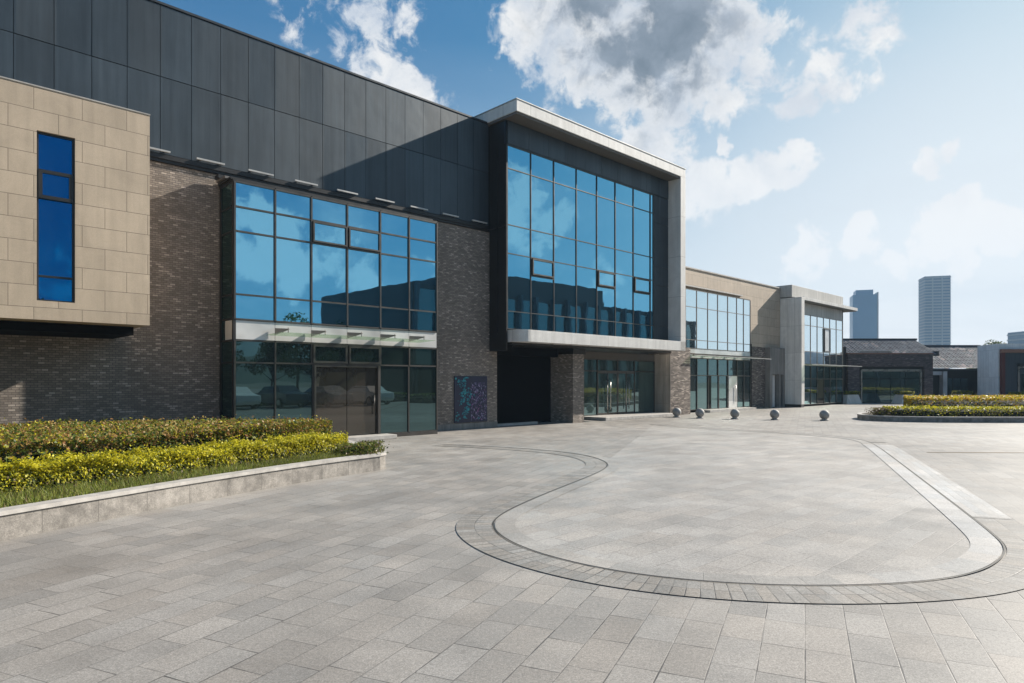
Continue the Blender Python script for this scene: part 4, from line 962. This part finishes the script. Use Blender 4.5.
dens = t.math('ADD', B, t.math('MULTIPLY', t.math('SUBTRACT', n1, .5), 2.6))
mask = t.ramp(dens, .34, .86, 0., .97, True); mask = t.math('MULTIPLY', mask, t.ramp(B, .02, .2)); mask = t.math('MULTIPLY', mask, t.ramp(dz, .12, .36, .62, 1.))
# clouds behind the viewer, seen in the glass
behind = t.ramp(dy, .12, -.15, 0., 1.); n3 = t.noise(dw, 4.2, 6, .6, .3)
def vblob(v, r_):
    v = Vector(v).normalized(); return t.ramp(t.vmath('DISTANCE', dw, tuple(v), out=1), r_, r_*.2, 0., 1., True)
RB = None
for v, r_ in (((1, -.006, .285), .10), ((1, .03, .25), .07), ((.99, -.43, .21), .11), ((.99, -.37, .17), .07), ((.99, -.266, .16), .10), ((1, -.15, .13), .12), ((1, .1, .17), .08), ((.9, .35, .16), .1), ((.9, -.6, .12), .14)):
    bb = vblob(v, r_); RB = bb if RB is None else mx(RB, bb)
mR = t.math('MULTIPLY', t.ramp(t.math('ADD', RB, t.math('MULTIPLY', t.math('SUBTRACT', n1, .5), 3.2)), .55, 1.05, 0., .85, True), t.ramp(RB, .02, .2))
mR = t.math('MULTIPLY', mR, .9)
mask = mx(mask, mR)
m3 = t.math('MULTIPLY', t.math('MULTIPLY', t.ramp(n3, .48, .72, 0., .6, True), behind), t.ramp(dz, .01, .12))
mask = mx(mask, m3)
core = t.math('MULTIPLY', t.ramp(dens, .9, 1.6, .1, 1., True), mx(mx(blob(650, 35, .20), blob(600, 5, .16)), blob(640, -80, .25)))
ccol = t.mix(core, (9.2, 9.2, 9.2), (1.9, 2.4, 3.0)); ccol = t.mix(t.ramp(dz, .38, .12), ccol, (10.2, 10.2, 10.3)); ccol = t.mix(t.math('MULTIPLY', t.ramp(t.noise(dw, 13., 5, .6, .4), .36, .62, .75, 0.), t.ramp(dz, .20, .42, .05, 1.)), ccol, t.mix(core, (5.2, 6.0, 7.2), (3.4, 4.0, 4.8)))
veil = t.math('MULTIPLY', t.math('MULTIPLY', t.ramp(n2, .42, .70, 0., .32, True), t.ramp(dx, -.25, .35)), t.ramp(dz, .6, .15))
sr, sg, sb_ = t.sep(sky.outputs[0])
def soft(c, g, cap=9.5):
    c = t.math('MULTIPLY', c, g); return t.math('DIVIDE', c, t.math('ADD', 1., t.math('DIVIDE', c, cap)))
base = t.comb(soft(sr, .33), soft(sg, 1.06), soft(sb_, 1.95))
fr_ = t.ramp(dy, 0., .45)
glow = t.math('MULTIPLY', t.math('MULTIPLY', t.ramp(dx, -.05, .6, 0., .30, True), fr_), t.ramp(dz, .95, .25))
base = t.mix(glow, base, (6.9, 8.0, 9.3))
hor = t.math('MULTIPLY', t.math('POWER', t.ramp(dz, .46, .0), 1.1), t.math('MULTIPLY', t.ramp(dx, -.5, .5, .45, 1.), t.ramp(fr_, 0., 1., .16, 1.)))
base = t.mix(hor, base, (9.6, 9.8, 10.2))
gl2 = t.math('MULTIPLY', t.ramp(t.vmath('DISTANCE', d, tuple(Vector((.66, .74, .10)).normalized()), out=1), .75, .05, 0., .62, True), 1.)
base = t.mix(gl2, base, (9.6, 9.9, 10.2))
base = t.mix(veil, base, (7.2, 7.9, 8.6))
fin = t.mix(mask, base, ccol)
t.put(bg.inputs['Color'], fin); bg.inputs['Strength'].default_value = .05
sl = bpy.data.lights.new('sun', 'SUN'); sl.energy = 5.0; sl.angle = R(.53); sl.color = (1., .93, .83)
so = bpy.data.objects.new('sun', sl); COL.objects.link(so); so.rotation_euler = SUN.to_track_quat('Z', 'Y').to_euler(); so.location = (0, 0, 40)

# ================================================================== CAMERA
cam = bpy.data.cameras.new('camera'); cam.sensor_width = 36; cam.lens = 655/1024*36; cam.shift_y = 39.5/1024; cam.clip_end = 6000; cam.clip_start = .05
cmo = bpy.data.objects.new('camera', cam); COL.objects.link(cmo); cmo.location = (0, 0, H); cmo.rotation_euler = (R(90), 0, 0); SC.camera = cmo
SC.view_settings.view_transform = 'Standard'; SC.view_settings.look = 'None'; SC.view_settings.gamma = 1; SC.view_settings.exposure = 1.0
SC.render.engine = 'CYCLES'; SC.cycles.max_bounces = 6; SC.cycles.volume_bounces = 0
